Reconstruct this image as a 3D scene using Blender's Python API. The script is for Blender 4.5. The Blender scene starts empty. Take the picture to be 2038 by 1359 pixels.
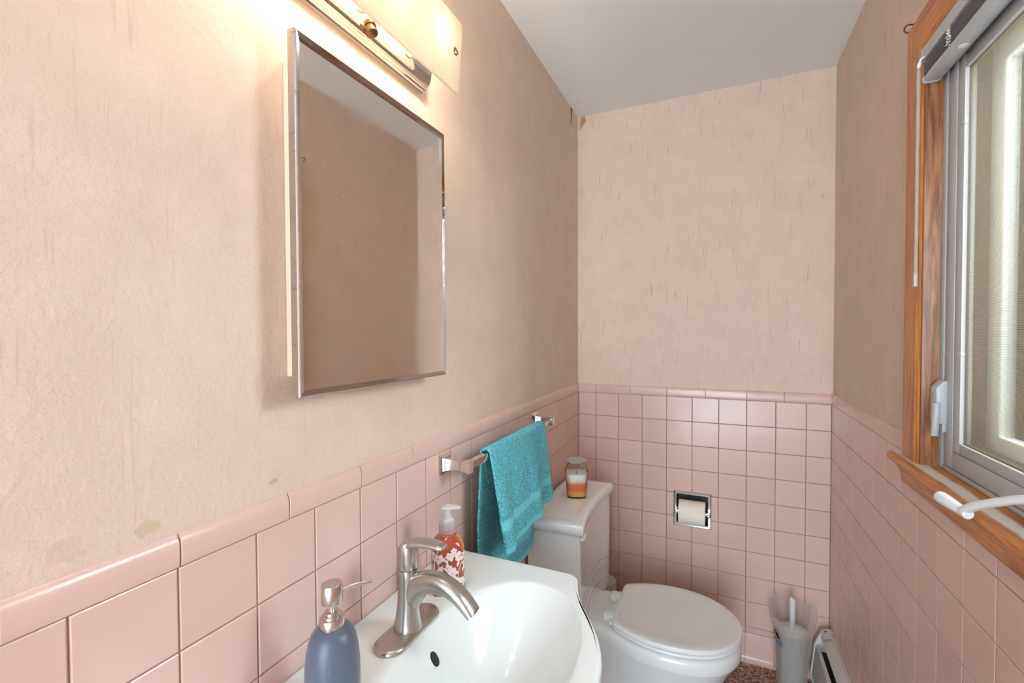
import bpy, bmesh, math, random
from mathutils import Vector, Matrix, noise

S = bpy.context.scene
C = S.collection
random.seed(7)
PI = math.pi

# ------------------------------------------------------------------ camera
W, H, D0 = 1.0359, 2.45, -4.6          # room width (x), height, open end behind the camera (y)
YAW, PITCH, ROLL = 0.4209, 0.0217, -0.0044
cf = Vector((-math.sin(YAW)*math.cos(PITCH), math.cos(YAW)*math.cos(PITCH), -math.sin(PITCH)))
cr = Vector((math.cos(YAW), math.sin(YAW), 0)); cu = cr.cross(cf)
r2 = cr*math.cos(ROLL)+cu*math.sin(ROLL); u2 = -cr*math.sin(ROLL)+cu*math.cos(ROLL)
cd = bpy.data.cameras.new('camera'); cam = bpy.data.objects.new('camera', cd); C.objects.link(cam)
cd.sensor_width = 36; cd.lens = 16.1534; cd.clip_start = 0.02
M = Matrix((r2, u2, -cf)).transposed().to_4x4(); M.translation = Vector((0.6202, -2.1825, 1.4139))
cam.matrix_world = M
S.camera = cam

# ------------------------------------------------------------------ world, lights, exposure
wd = bpy.data.worlds.new('world'); S.world = wd; wd.use_nodes = True
bg = wd.node_tree.nodes['Background']; bg.inputs[0].default_value = (0.69, 0.87, 1.0, 1); bg.inputs[1].default_value = 13.5
S.view_settings.view_transform = 'Standard'; S.view_settings.look = 'None'
S.view_settings.exposure = 0.04; S.view_settings.gamma = 1
S.view_settings.use_curve_mapping = False
BULB_W = 3.4
DAY_W = 38
def area(name, loc, rot, sx, sy, power, col=(1, 1, 1), portal=False):
    l = bpy.data.lights.new(name, 'AREA'); l.shape = 'RECTANGLE'; l.size = sx; l.size_y = sy; l.energy = power; l.color = col
    o = bpy.data.objects.new(name, l); C.objects.link(o); o.location = loc; o.rotation_euler = rot
    if portal: l.cycles.is_portal = True
    return o
# daylight from the overcast sky outside the window (hangs outdoors, beyond the sash)
area('daylight', (1.80, -1.10, 1.95), (0, math.radians(70), math.radians(12)), 0.55, 0.45, DAY_W, (0.74, 0.89, 1.0))
area('open_end_portal', (W/2, D0+0.01, H/2), (math.radians(-90), 0, 0), W, H, 1, portal=True)  # guides added world fill in through the open end; no doorway is modelled

# ------------------------------------------------------------------ helpers
def shade(me, ang=35):
    for p in me.polygons: p.use_smooth = True
    me.set_sharp_from_angle(angle=math.radians(ang))
def obj(name, bm, mat, parent=None, ang=35, smooth=True, recalc=True):
    me = bpy.data.meshes.new(name)
    if recalc: bmesh.ops.recalc_face_normals(bm, faces=bm.faces)
    bm.to_mesh(me); bm.free()
    if smooth: shade(me, ang)
    if isinstance(mat, (list, tuple)):
        for m in mat: me.materials.append(m)
    else: me.materials.append(mat)
    o = bpy.data.objects.new(name, me); C.objects.link(o)
    if parent is not None:
        w = Vector((0, 0, 0)); p = parent
        while p is not None: w += p.location; p = p.parent
        me.transform(Matrix.Translation(-w)); o.parent = parent
    return o
def thing(name, label, cat, loc, group=None, kind=None):
    o = bpy.data.objects.new(name, None); C.objects.link(o); o.location = loc; o.empty_display_size = 0.03
    if label: o['label'] = label
    if cat: o['category'] = cat
    if group: o['group'] = group
    if kind: o['kind'] = kind
    return o
def tag(o, label, cat, group=None):
    o['label'] = label; o['category'] = cat
    if group: o['group'] = group
    return o
def rebase(o, loc):
    """give a one-mesh thing its origin at its base"""
    o.data.transform(Matrix.Translation(-Vector(loc))); o.location = loc; return o
def nb(): return bmesh.new()
def box(bm, x0, x1, y0, y1, z0, z1, bev=0, seg=2, mat=0, M=None):
    t = bmesh.new()
    bmesh.ops.create_cube(t, size=1)
    for v in t.verts:
        v.co = Vector(((x0+x1)/2+v.co.x*(x1-x0), (y0+y1)/2+v.co.y*(y1-y0), (z0+z1)/2+v.co.z*(z1-z0)))
    if bev: bmesh.ops.bevel(t, geom=list(t.edges), offset=bev, segments=seg, affect='EDGES', profile=0.5)
    for f in t.faces: f.material_index = mat
    if M is not None: t.transform(M)
    me = bpy.data.meshes.new('t'); t.to_mesh(me); t.free(); bm.from_mesh(me); bpy.data.meshes.remove(me)
    return bm
def rings(bm, loops, cap0=True, cap1=True, closed=True, mat=0):
    """skin a list of equal-length vertex loops"""
    vs = [[bm.verts.new(p) for p in lp] for lp in loops]
    n = len(vs[0])
    for a, b in zip(vs, vs[1:]):
        for i in range(n if closed else n-1):
            j = (i+1) % n
            f = bm.faces.new((a[i], a[j], b[j], b[i])); f.material_index = mat
    if cap0: f = bm.faces.new(list(reversed(vs[0]))); f.material_index = mat
    if cap1: f = bm.faces.new(vs[-1]); f.material_index = mat
    return vs
def sring(c, rv, uv, a, b, e=2.0, n=32):
    c = Vector(c); rv = Vector(rv); uv = Vector(uv); o = []
    for i in range(n):
        t = 2*PI*i/n; x = math.cos(t); y = math.sin(t)
        o.append(c+rv*(a*math.copysign(abs(x)**(2/e), x))+uv*(b*math.copysign(abs(y)**(2/e), y)))
    return o
def lathe(bm, c, prof, n=48, e=2.0, rot=0, mat=0, cap0=True, cap1=True, axis=(0, 0, 1)):
    ax = Vector(axis).normalized(); t = Vector((1, 0, 0)) if abs(ax.x) < 0.9 else Vector((0, 1, 0))
    a = ax.cross(t).normalized(); b = ax.cross(a)
    rv = a*math.cos(rot)+b*math.sin(rot); uv = -a*math.sin(rot)+b*math.cos(rot)
    loops = [sring(Vector(c)+ax*h, rv, uv, r, r, e if not isinstance(e, list) else e[i], n) for i, (r, h) in enumerate(prof)]
    rings(bm, loops, cap0, cap1, mat=mat); return bm
def tube(bm, pts, r, n=12, mat=0, cap=True):
    pts = [Vector(p) for p in pts]; L = []
    up = Vector((0, 0, 1)); prev = None
    for i, p in enumerate(pts):
        d = (pts[min(i+1, len(pts)-1)]-pts[max(i-1, 0)]).normalized()
        if prev is None:
            s = d.cross(up) if abs(d.z) < 0.95 else d.cross(Vector((1, 0, 0)))
        else: s = prev-d*prev.dot(d)
        s.normalize(); prev = s; q = d.cross(s)
        rr = r[i] if isinstance(r, (list, tuple)) else r
        L.append([p+s*rr*math.cos(2*PI*k/n)+q*rr*math.sin(2*PI*k/n) for k in range(n)])
    rings(bm, L, cap, cap, mat=mat); return bm
def cr_interp(P, n):
    """Catmull-Rom through points (tuples) -> n samples per span"""
    out = []
    for i in range(len(P)-1):
        p0 = Vector(P[max(i-1, 0)]); p1 = Vector(P[i]); p2 = Vector(P[i+1]); p3 = Vector(P[min(i+2, len(P)-1)])
        for k in range(n):
            t = k/n
            out.append(0.5*((2*p1)+(p2-p0)*t+(2*p0-5*p1+4*p2-p3)*t*t+(3*p1-p0-3*p2+p3)*t**3))
    out.append(Vector(P[-1])); return out
def prism(bm, poly, axis, a, b, bev=0, mat=0):
    """poly in the plane normal to axis; axis 'x': (y,z), 'y': (x,z), 'z': (x,y)"""
    f = {'x': lambda p, t: (t, p[0], p[1]), 'y': lambda p, t: (p[0], t, p[1]), 'z': lambda p, t: (p[0], p[1], t)}[axis]
    t_ = bmesh.new()
    rings(t_, [[Vector(f(p, a)) for p in poly], [Vector(f(p, b)) for p in poly]])
    bmesh.ops.recalc_face_normals(t_, faces=t_.faces)
    if bev: bmesh.ops.bevel(t_, geom=list(t_.edges), offset=bev, segments=2, affect='EDGES', profile=0.5)
    for q in t_.faces: q.material_index = mat
    me = bpy.data.meshes.new('t'); t_.to_mesh(me); t_.free(); bm.from_mesh(me); bpy.data.meshes.remove(me); return bm

# ------------------------------------------------------------------ materials
def mat(name, col=(0.8, 0.8, 0.8), rough=0.5, metal=0.0, **kw):
    m = bpy.data.materials.new(name); m.use_nodes = True
    b = m.node_tree.nodes['Principled BSDF']
    b.inputs['Base Color'].default_value = (*col, 1); b.inputs['Roughness'].default_value = rough; b.inputs['Metallic'].default_value = metal
    for k, v in kw.items(): b.inputs[k.replace('_', ' ')].default_value = v
    return m
class N:
    """tiny node helper"""
    def __init__(s, m): s.t = m.node_tree; s.b = s.t.nodes['Principled BSDF']
    def n(s, ty, **kw):
        x = s.t.nodes.new(ty)
        for k, v in kw.items():
            if k.startswith('i_'):
                key = k[2:]; key = int(key) if key.isdigit() else key.replace('_', ' ')
                if hasattr(v, 'is_output'): s.t.links.new(v, x.inputs[key])
                else: x.inputs[key].default_value = v
            else: setattr(x, k, v)
        return x
    def l(s, a, b): s.t.links.new(a, b)
    def coord(s, scale=(1, 1, 1), kind='Object', rot=(0, 0, 0)):
        tc = s.n('ShaderNodeTexCoord'); mp = s.n('ShaderNodeMapping'); mp.inputs['Scale'].default_value = scale; mp.inputs['Rotation'].default_value = rot
        s.l(tc.outputs[kind], mp.inputs[0]); return mp.outputs[0]
    def ramp(s, fac, stops):
        r = s.n('ShaderNodeValToRGB'); s.l(fac, r.inputs[0]); e = r.color_ramp.elements
        while len(e) < len(stops): e.new(0.5)
        for i, (p, c) in enumerate(stops):
            e[i].position = p; e[i].color = (*c, 1) if len(c) == 3 else c
        return r.outputs[0]
    def noise(s, v, scale, detail=3, rough=0.55, dist=0):
        x = s.n('ShaderNodeTexNoise', i_Scale=scale, i_Detail=detail, i_Roughness=rough, i_Distortion=dist); s.l(v, x.inputs['Vector']); return x.outputs['Fac']
    def mix(s, f, a, b, mode='MIX'):
        x = s.n('ShaderNodeMix', data_type='RGBA', blend_type=mode)
        for sk, v in ((x.inputs[0], f), (x.inputs[6], a), (x.inputs[7], b)):
            if hasattr(v, 'is_output'): s.l(v, sk)
            elif isinstance(v, (int, float)): sk.default_value = v
            else: sk.default_value = (*v, 1) if len(v) == 3 else v
        return x.outputs[2]
    def math(s, op, a, b=0.0, c=0.0):
        x = s.n('ShaderNodeMath', operation=op)
        for i, v in enumerate((a, b, c)):
            if hasattr(v, 'is_output'): s.l(v, x.inputs[i])
            else: x.inputs[i].default_value = v
        return x.outputs[0]
    def bump(s, h, strength=0.3, dist=0.001, prev=None):
        x = s.n('ShaderNodeBump', i_Strength=strength, i_Distance=dist); s.l(h, x.inputs['Height'])
        if prev is not None: s.l(prev, x.inputs['Normal'])
        s.l(x.outputs[0], s.b.inputs['Normal']); return x.outputs[0]

WALLPAPER = (0.72, 0.555, 0.445)
def wallpaper(name, axis, stains=(), slub_amt=0.5):
    """axis: 'x' when the wall runs along x, 'y' when along y"""
    m = mat(name, rough=0.62); n = N(m); m.node_tree.nodes['Principled BSDF'].inputs['Specular IOR Level'].default_value = 0.3
    sc = (1, 1, 1)
    v = n.coord(sc)
    # vertical slubs: noise stretched along z, gated by a cell noise
    k = 260
    vs = n.coord((k, k, 11)); s1 = n.noise(vs, 1.0, 2, 0.5)
    vg = n.coord((30, 30, 12)); s2 = n.noise(vg, 1.0, 2, 0.5)
    a = n.ramp(s1, [(0.56, (0, 0, 0)), (0.70, (1, 1, 1))]); b = n.ramp(s2, [(0.50, (0, 0, 0)), (0.66, (1, 1, 1))])
    slub = n.math('MULTIPLY', n.math('MULTIPLY', a, b), slub_amt)
    fine = n.noise(v, 420, 3, 0.6); mott = n.noise(v, 9, 4, 0.6); spk = n.noise(v, 230, 2, 0.7)
    col = n.mix(n.ramp(mott, [(0.3, (0, 0, 0)), (0.7, (1, 1, 1))]), (WALLPAPER[0]*0.95, WALLPAPER[1]*0.94, WALLPAPER[2]*0.93), (WALLPAPER[0]*1.04, WALLPAPER[1]*1.04, WALLPAPER[2]*1.05))
    col = n.mix(n.math('MULTIPLY', n.ramp(fine, [(0.30, (1, 1, 1)), (0.45, (0, 0, 0))]), 0.30), col, (0.44, 0.30, 0.21))
    col = n.mix(n.math('MULTIPLY', n.ramp(spk, [(0.70, (0, 0, 0)), (0.76, (1, 1, 1))]), 0.35), col, (0.38, 0.24, 0.15))
    col = n.mix(slub, col, (0.33, 0.21, 0.14))
    for (px, py, pz, rad, c, amt) in stains:
        tc = n.n('ShaderNodeTexCoord'); vm = n.n('ShaderNodeVectorMath', operation='SUBTRACT'); n.l(tc.outputs['Object'], vm.inputs[0]); vm.inputs[1].default_value = (px, py, pz)
        vd = n.n('ShaderNodeVectorMath', operation='MULTIPLY'); n.l(vm.outputs[0], vd.inputs[0]); vd.inputs[1].default_value = (1, 1, 1.25)
        ln = n.n('ShaderNodeVectorMath', operation='LENGTH'); n.l(vd.outputs[0], ln.inputs[0])
        d = n.math('ADD', ln.outputs['Value'], n.math('MULTIPLY', n.math('SUBTRACT', n.noise(v, 0.9/rad, 4, 0.65), 0.5), rad*2.6))
        g = n.ramp(n.math('DIVIDE', d, rad), [(0.80, (1, 1, 1)), (0.92, (0, 0, 0))])
        col = n.mix(n.math('MULTIPLY', g, amt), col, c)
    n.l(col, n.b.inputs['Base Color'])
    bp = n.bump(n.noise(v, 130, 4, 0.6), 0.6, 0.0018)
    bp = n.bump(n.noise(v, 45, 2, 0.5), 0.22, 0.003, bp)
    n.bump(s1, 0.15, 0.0008, bp)
    return m
M_wp_l = wallpaper('wallpaper_left', 'y', [(-0.005, -1.862, 1.178, 0.014, (0.60, 0.46, 0.31), 0.85), (-0.005, -1.94, 1.185, 0.018, (0.58, 0.42, 0.32), 0.4), (-0.005, -1.69, 1.185, 0.006, (0.45, 0.30, 0.20), 0.7)], 0.22)
M_wp = wallpaper('wallpaper', 'x')

TILE = (0.70, 0.475, 0.41)
def tile_mat():
    m = mat('pink_ceramic_tile', TILE, 0.16); n = N(m); n.b.inputs['Specular IOR Level'].default_value = 0.38
    g = n.n('ShaderNodeNewGeometry'); v = n.coord()
    c = n.mix(g.outputs['Random Per Island'], (TILE[0]*0.97, TILE[1]*0.955, TILE[2]*0.95), (TILE[0]*1.03, TILE[1]*1.035, TILE[2]*1.04))
    c = n.mix(n.math('MULTIPLY', n.ramp(n.noise(v, 260, 2, 0.7), [(0.74, (0, 0, 0)), (0.80, (1, 1, 1))]), 0.35), c, (0.45, 0.24, 0.2))
    n.l(c, n.b.inputs['Base Color'])
    n.l(n.ramp(n.noise(v, 14, 3), [(0.3, (0.13,)*3), (0.7, (0.24,)*3)]), n.b.inputs['Roughness'])
    n.bump(n.noise(v, 11, 1), 0.35, 0.004)
    return m
M_tile = tile_mat()
M_grout = mat('grout', (0.36, 0.19, 0.155), 0.85)
def ceiling_mat():
    m = mat('ceiling_paint', (0.84, 0.87, 0.88), 0.8); n = N(m); v = n.coord()
    n.bump(n.noise(v, 60, 3), 0.12, 0.002); return m
M_ceil = ceiling_mat()
def floor_mat():
    m = mat('pebble_floor', (0.4, 0.2, 0.15), 0.6); n = N(m); v = n.coord()
    vo = n.n('ShaderNodeTexVoronoi', i_Scale=150); n.l(v, vo.inputs['Vector'])
    sp = n.n('ShaderNodeSeparateColor'); n.l(vo.outputs['Color'], sp.inputs[0])
    c = n.ramp(sp.outputs[0], [(0.0, (0.07, 0.025, 0.02)), (0.3, (0.30, 0.12, 0.085)), (0.55, (0.50, 0.26, 0.19)), (0.75, (0.62, 0.42, 0.33)), (1.0, (0.22, 0.085, 0.06))])
    n.l(c, n.b.inputs['Base Color']); n.bump(vo.outputs['Distance'], 0.4, 0.002); return m
M_floor = floor_mat()
def porcelain(name, col, rough=0.1):
    m = mat(name, col, rough); n = N(m); n.b.inputs['Coat Weight'].default_value = 0.3; n.b.inputs['Coat Roughness'].default_value = 0.04
    n.bump(n.noise(n.coord(), 9, 1), 0.08, 0.003); return m
M_porc = porcelain('white_porcelain', (0.76, 0.765, 0.75))
M_porc_t = porcelain('toilet_porcelain', (0.84, 0.85, 0.835))
M_seat = mat('white_seat_plastic', (0.84, 0.85, 0.83), 0.2)
M_chrome = mat('chrome', (0.82, 0.81, 0.80), 0.07, 1)
def aged_chrome(name, col, dirt, lo=0.55):
    m = mat(name, col, 0.1, 1); n = N(m); v = n.coord()
    f = n.ramp(n.noise(v, 70, 4, 0.7), [(lo, (0, 0, 0)), (lo+0.09, (1, 1, 1))])
    n.l(n.mix(f, col, dirt), n.b.inputs['Base Color']); n.l(n.ramp(f, [(0, (0.08,)*3), (1, (0.3,)*3)]), n.b.inputs['Roughness']); return m
M_chrome_old = aged_chrome('pitted_chrome', (0.80, 0.78, 0.75), (0.55, 0.50, 0.45), 0.60)
M_chrome_dull = aged_chrome('dull_chrome', (0.50, 0.49, 0.47), (0.30, 0.27, 0.23), 0.52)
M_frame = aged_chrome('tarnished_frame', (0.50, 0.47, 0.46), (0.36, 0.32, 0.29), 0.60)
M_nickel = mat('brushed_nickel', (0.50, 0.485, 0.46), 0.30, 1)
M_nickel2 = mat('satin_nickel_pump', (0.60, 0.57, 0.53), 0.24, 1)
def mirror_mat():
    m = mat('old_mirror', (0.8, 0.72, 0.62), 0.05, 1); n = N(m); v = n.coord()
    sp = n.ramp(n.noise(v, 330, 2, 0.5), [(0.735, (0, 0, 0)), (0.75, (1, 1, 1))])
    g = n.ramp(n.noise(v, 13, 3, 0.6), [(0.50, (0, 0, 0)), (0.62, (1, 1, 1))])
    f = n.math('MULTIPLY', sp, g)
    # worn silvering along the lower left corner
    tc = n.n('ShaderNodeTexCoord'); s = n.n('ShaderNodeSeparateXYZ'); n.l(tc.outputs['Object'], s.inputs[0])
    low = n.math('ADD', n.math('MULTIPLY', s.outputs[2], 30.0), n.math('MULTIPLY', n.noise(v, 60, 4, 0.7), 2.2))
    edge = n.ramp(low, [(0.0, (1, 1, 1)), (0.9, (0, 0, 0))])
    f2 = n.math('MAXIMUM', f, n.math('MULTIPLY', edge, 0.0))
    haze = n.ramp(n.noise(v, 5, 3, 0.6), [(0.4, (0.0,)*3), (0.7, (0.12,)*3)])
    n.l(n.mix(f2, (0.93, 0.88, 0.81), (0.95, 0.88, 0.75)), n.b.inputs['Base Color'])
    n.l(n.math('MAXIMUM', n.math('MULTIPLY', f2, 0.7), n.math('ADD', haze, 0.03)), n.b.inputs['Roughness'])
    n.l(n.math('SUBTRACT', 1.0, n.math('MULTIPLY', f2, 0.9)), n.b.inputs['Metallic']); return m
M_mirror = mirror_mat()
M_cream = mat('cream_enamel', (0.70, 0.56, 0.42), 0.4)
def wood(name, axis, c0, c1, c2, wear=None):
    m = mat(name, c1, 0.38); n = N(m)
    st = {'x': (3, 40, 40), 'y': (40, 3, 40), 'z': (40, 40, 3)}[axis]
    v = n.coord(st); g = n.noise(v, 1.0, 5, 0.62, 1.4); v2 = n.coord(tuple(q*5 for q in st)); g2 = n.noise(v2, 1.0, 3, 0.6)
    c = n.ramp(g, [(0.30, c0), (0.48, c1), (0.66, c2)])
    c = n.mix(n.math('MULTIPLY', n.ramp(g2, [(0.35, (1, 1, 1)), (0.5, (0, 0, 0))]), 0.4), c, tuple(q*0.55 for q in c0))
    if wear:
        # weathered pale stripe where the finish has gone along the stool
        tc = n.n('ShaderNodeTexCoord'); s = n.n('ShaderNodeSeparateXYZ'); n.l(tc.outputs['Object'], s.inputs[0])
        w = n.math('ADD', s.outputs[0], n.math('MULTIPLY', n.math('SUBTRACT', n.noise(n.coord((10, 9, 10)), 1.0, 5, 0.65), 0.5), 0.022))
        ww = n.math('MULTIPLY', n.ramp(n.math('MULTIPLY', n.math('ABSOLUTE', n.math('SUBTRACT', w, wear)), 62.0), [(0.55, (1, 1, 1)), (0.95, (0, 0, 0))]), 0.85)
        c = n.mix(ww, c, (0.78, 0.74, 0.70))
    n.l(c, n.b.inputs['Base Color']); n.bump(g2, 0.15, 0.001); return m
WC = ((0.28, 0.085, 0.022), (0.54, 0.20, 0.052), (0.66, 0.28, 0.085))
M_wood_z = wood('oak_casing_upright', 'z', *WC); M_wood_y = wood('oak_casing_level', 'y', *WC)
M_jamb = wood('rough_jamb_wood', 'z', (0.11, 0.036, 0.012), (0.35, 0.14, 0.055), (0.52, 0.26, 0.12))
M_stool = wood('worn_oak_stool', 'y', *WC, wear=-0.012)
M_alu = mat('grey_vinyl_frame', (0.47, 0.495, 0.52), 0.42)
M_alu2 = mat('grey_hardware', (0.50, 0.52, 0.53), 0.4)
M_white = mat('white_metal', (0.72, 0.73, 0.74), 0.35)
M_blind = mat('grey_white_blind', (0.48, 0.49, 0.51), 0.45)
M_slat = mat('slat_grey', (0.30, 0.28, 0.29), 0.45)
M_tan = mat('tan_side_channel', (0.12, 0.085, 0.055), 0.7)
M_pale = mat('pale_exterior_sash', (0.80, 0.77, 0.70), 0.6)
M_black = mat('black_void', (0.012, 0.012, 0.012), 0.7)
M_dark = mat('dark_grey', (0.05, 0.055, 0.055), 0.5)
def glass_thin(name, tint=(0.95, 0.97, 0.96)):
    m = bpy.data.materials.new(name); m.use_nodes = True; t = m.node_tree; t.nodes.clear()
    o = t.nodes.new('ShaderNodeOutputMaterial'); mx = t.nodes.new('ShaderNodeMixShader'); tr = t.nodes.new('ShaderNodeBsdfTransparent'); gl = t.nodes.new('ShaderNodeBsdfGlossy'); fr = t.nodes.new('ShaderNodeLayerWeight')
    fr.inputs[0].default_value = 0.15; tr.inputs[0].default_value = (*tint, 1); gl.inputs['Roughness'].default_value = 0.03
    t.links.new(fr.outputs['Fresnel'], mx.inputs[0]); t.links.new(tr.outputs[0], mx.inputs[1]); t.links.new(gl.outputs[0], mx.inputs[2]); t.links.new(mx.outputs[0], o.inputs[0]); return m
M_pane = glass_thin('window_glass'); M_jar = glass_thin('jar_glass', (0.93, 0.95, 0.93)); M_clear = glass_thin('clear_plastic', (0.93, 0.90, 0.90))
def veil(name, col, alpha, weave=None, tlu=0.5):
    """woven or frosted film: part see-through, part light-scattering"""
    m = bpy.data.materials.new(name); m.use_nodes = True; t = m.node_tree; t.nodes.clear()
    A = t.nodes.new
    o = A('ShaderNodeOutputMaterial'); mx = A('ShaderNodeMixShader'); tr = A('ShaderNodeBsdfTransparent'); ad = A('ShaderNodeMixShader'); df = A('ShaderNodeBsdfDiffuse'); tl = A('ShaderNodeBsdfTranslucent')
    df.inputs[0].default_value = (*col, 1); tl.inputs[0].default_value = (*col, 1); ad.inputs[0].default_value = tlu
    t.links.new(df.outputs[0], ad.inputs[1]); t.links.new(tl.outputs[0], ad.inputs[2])
    t.links.new(tr.outputs[0], mx.inputs[1]); t.links.new(ad.outputs[0], mx.inputs[2]); t.links.new(mx.outputs[0], o.inputs[0])
    mx.inputs[0].default_value = alpha
    if weave:
        tc = A('ShaderNodeTexCoord'); w1 = A('ShaderNodeTexWave'); w2 = A('ShaderNodeTexWave'); ml = A('ShaderNodeMath'); rp = A('ShaderNodeMapRange')
        w1.bands_direction = 'Y'; w2.bands_direction = 'Z'
        for w_ in (w1, w2): w_.inputs['Scale'].default_value = weave; w_.inputs['Distortion'].default_value = 0.6; w_.inputs['Detail'].default_value = 1; t.links.new(tc.outputs['Object'], w_.inputs['Vector'])
        ml.operation = 'MAXIMUM'; t.links.new(w1.outputs['Fac'], ml.inputs[0]); t.links.new(w2.outputs['Fac'], ml.inputs[1])
        rp.inputs['From Min'].default_value = 0.3; rp.inputs['To Min'].default_value = max(0, alpha-0.35); rp.inputs['To Max'].default_value = min(1, alpha+0.2)
        t.links.new(ml.outputs[0], rp.inputs[0]); t.links.new(rp.outputs[0], mx.inputs[0])
    return m
M_screen = veil('woven_insect_screen', (0.42, 0.34, 0.25), 0.55, weave=115, tlu=0.12)
M_bag = veil('frosted_plastic_bag', (0.72, 0.68, 0.64), 0.42)
M_frost = veil('frosted_holder_plastic', (0.70, 0.67, 0.63), 0.85)
M_brushplastic = mat('white_brush_plastic', (0.68, 0.66, 0.64), 0.4)
def shade_glass():
    m = bpy.data.materials.new('etched_light_glass'); m.use_nodes = True; t = m.node_tree; t.nodes.clear(); A = t.nodes.new
    o = A('ShaderNodeOutputMaterial'); a = A('ShaderNodeMixShader'); b = A('ShaderNodeMixShader'); df = A('ShaderNodeBsdfDiffuse'); tl = A('ShaderNodeBsdfTranslucent'); gl = A('ShaderNodeBsdfGlossy'); lw = A('ShaderNodeLayerWeight')
    df.inputs[0].default_value = (0.85, 0.80, 0.70, 1); tl.inputs[0].default_value = (0.95, 0.90, 0.80, 1); a.inputs[0].default_value = 0.62; gl.inputs['Roughness'].default_value = 0.15; lw.inputs[0].default_value = 0.2
    # etched fan of rays
    tc = A('ShaderNodeTexCoord'); gr = A('ShaderNodeTexGradient'); gr.gradient_type = 'RADIAL'; mp = A('ShaderNodeMapping'); mp.inputs['Rotation'].default_value = (0, math.radians(90), 0)
    wv = A('ShaderNodeMath'); wv.operation = 'MULTIPLY'; wv.inputs[1].default_value = 420.0; sn = A('ShaderNodeMath'); sn.operation = 'SINE'; mr = A('ShaderNodeMapRange'); mr.inputs[1].default_value = 0.75; mr.inputs[3].default_value = 0.60; mr.inputs[4].default_value = 0.80
    t.links.new(tc.outputs['Object'], mp.inputs[0]); t.links.new(mp.outputs[0], gr.inputs[0]); t.links.new(gr.outputs['Fac'], wv.inputs[0]); t.links.new(wv.outputs[0], sn.inputs[0]); t.links.new(sn.outputs[0], mr.inputs[0]); t.links.new(mr.outputs[0], a.inputs[0])
    t.links.new(df.outputs[0], a.inputs[1]); t.links.new(tl.outputs[0], a.inputs[2]); t.links.new(lw.outputs['Fresnel'], b.inputs[0]); t.links.new(a.outputs[0], b.inputs[1]); t.links.new(gl.outputs[0], b.inputs[2]); t.links.new(b.outputs[0], o.inputs[0]); return m
M_shade = shade_glass()
M_bulb = mat('glowing_bulb', (1, 0.9, 0.75), 0.4); M_bulb.node_tree.nodes['Principled BSDF'].inputs['Emission Color'].default_value = (1, 0.80, 0.52, 1); M_bulb.node_tree.nodes['Principled BSDF'].inputs['Emission Strength'].default_value = 9

# ------------------------------------------------------------------ room shell
WP = 0.005      # wallpaper plane sits this far behind the tile faces
T = 0.12
def slab_with_hole(bm, axis, at0, at1, u0, u1, z0, z1, hole=None):
    def b(a0, a1, c0, c1):
        if a1-a0 < 1e-4 or c1-c0 < 1e-4: return
        if axis == 'y': box(bm, a0, a1, at0, at1, c0, c1)
        else: box(bm, at0, at1, a0, a1, c0, c1)
    if not hole: b(u0, u1, z0, z1); return
    h0, h1, k0, k1 = hole
    b(u0, h0, z0, z1); b(h1, u1, z0, z1); b(h0, h1, z0, k0); b(h0, h1, k1, z1)
WIN = (-1.70, -0.905, 1.100, 2.020)      # y0, y1, z0, z1 of the window opening
TPH = (0.455, 0.585, 0.552, 0.683)       # x0, x1, z0, z1 of the paper-holder recess

def struct(name, bm, m, **k):
    o = obj(name, bm, m, **k); o['kind'] = 'structure'; return o
b = nb(); box(b, -WP-T, -WP, D0, WP+T, 0, H); wall_left = struct('wall_left', b, M_wp_l, smooth=False)
b = nb(); slab_with_hole(b, 'y', WP, WP+T, -WP, W+WP, 0, H, TPH); wall_back = struct('wall_back', b, M_wp, smooth=False)
b = nb(); slab_with_hole(b, 'x', W+WP, W+WP+T, D0, WP+T, 0, H, WIN); wall_right = struct('wall_right', b, M_wp, smooth=False)
b = nb(); box(b, -WP-T, W+WP+T, D0, WP+T, H, H+0.05); ceiling = struct('ceiling', b, M_ceil, smooth=False)
b = nb(); box(b, -WP-T, W+WP+T, D0, WP+T, -0.05, 0); floor = struct('floor', b, M_floor, smooth=False)

P = 0.108; R0 = 1.1175; CAP = 1.1600
G, BV, DR = 0.0006, 0.0021, 0.0010      # half joint, cushion edge, edge drop
def rect_piece(bm, f, a0, a1, c0, c1, fl):
    """one glazed tile piece; fl = which of (a0,a1,c0,c1) sides carry the cushion edge"""
    if a1-a0 < 0.006 or c1-c0 < 0.006: return
    o = [a0+G*fl[0], a1-G*fl[1], c0+G*fl[2], c1-G*fl[3]]
    i = [o[0]+BV*fl[0], o[1]-BV*fl[1], o[2]+BV*fl[2], o[3]-BV*fl[3]]
    h = BV*0.35
    m_ = [o[0]+h*fl[0], o[1]-h*fl[1], o[2]+h*fl[2], o[3]-h*fl[3]]
    def q(r, d): return [bm.verts.new(f(r[x], r[z], d)) for x, z in ((0, 2), (1, 2), (1, 3), (0, 3))]
    A = q(o, -0.004); B = q(m_, -DR*0.75); E_ = q(i, 0)
    for X, Y in ((A, B), (B, E_)):
        for k in range(4): bm.faces.new((X[k], X[(k+1) % 4], Y[(k+1) % 4], Y[k]))
    bm.faces.new(E_)
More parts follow.
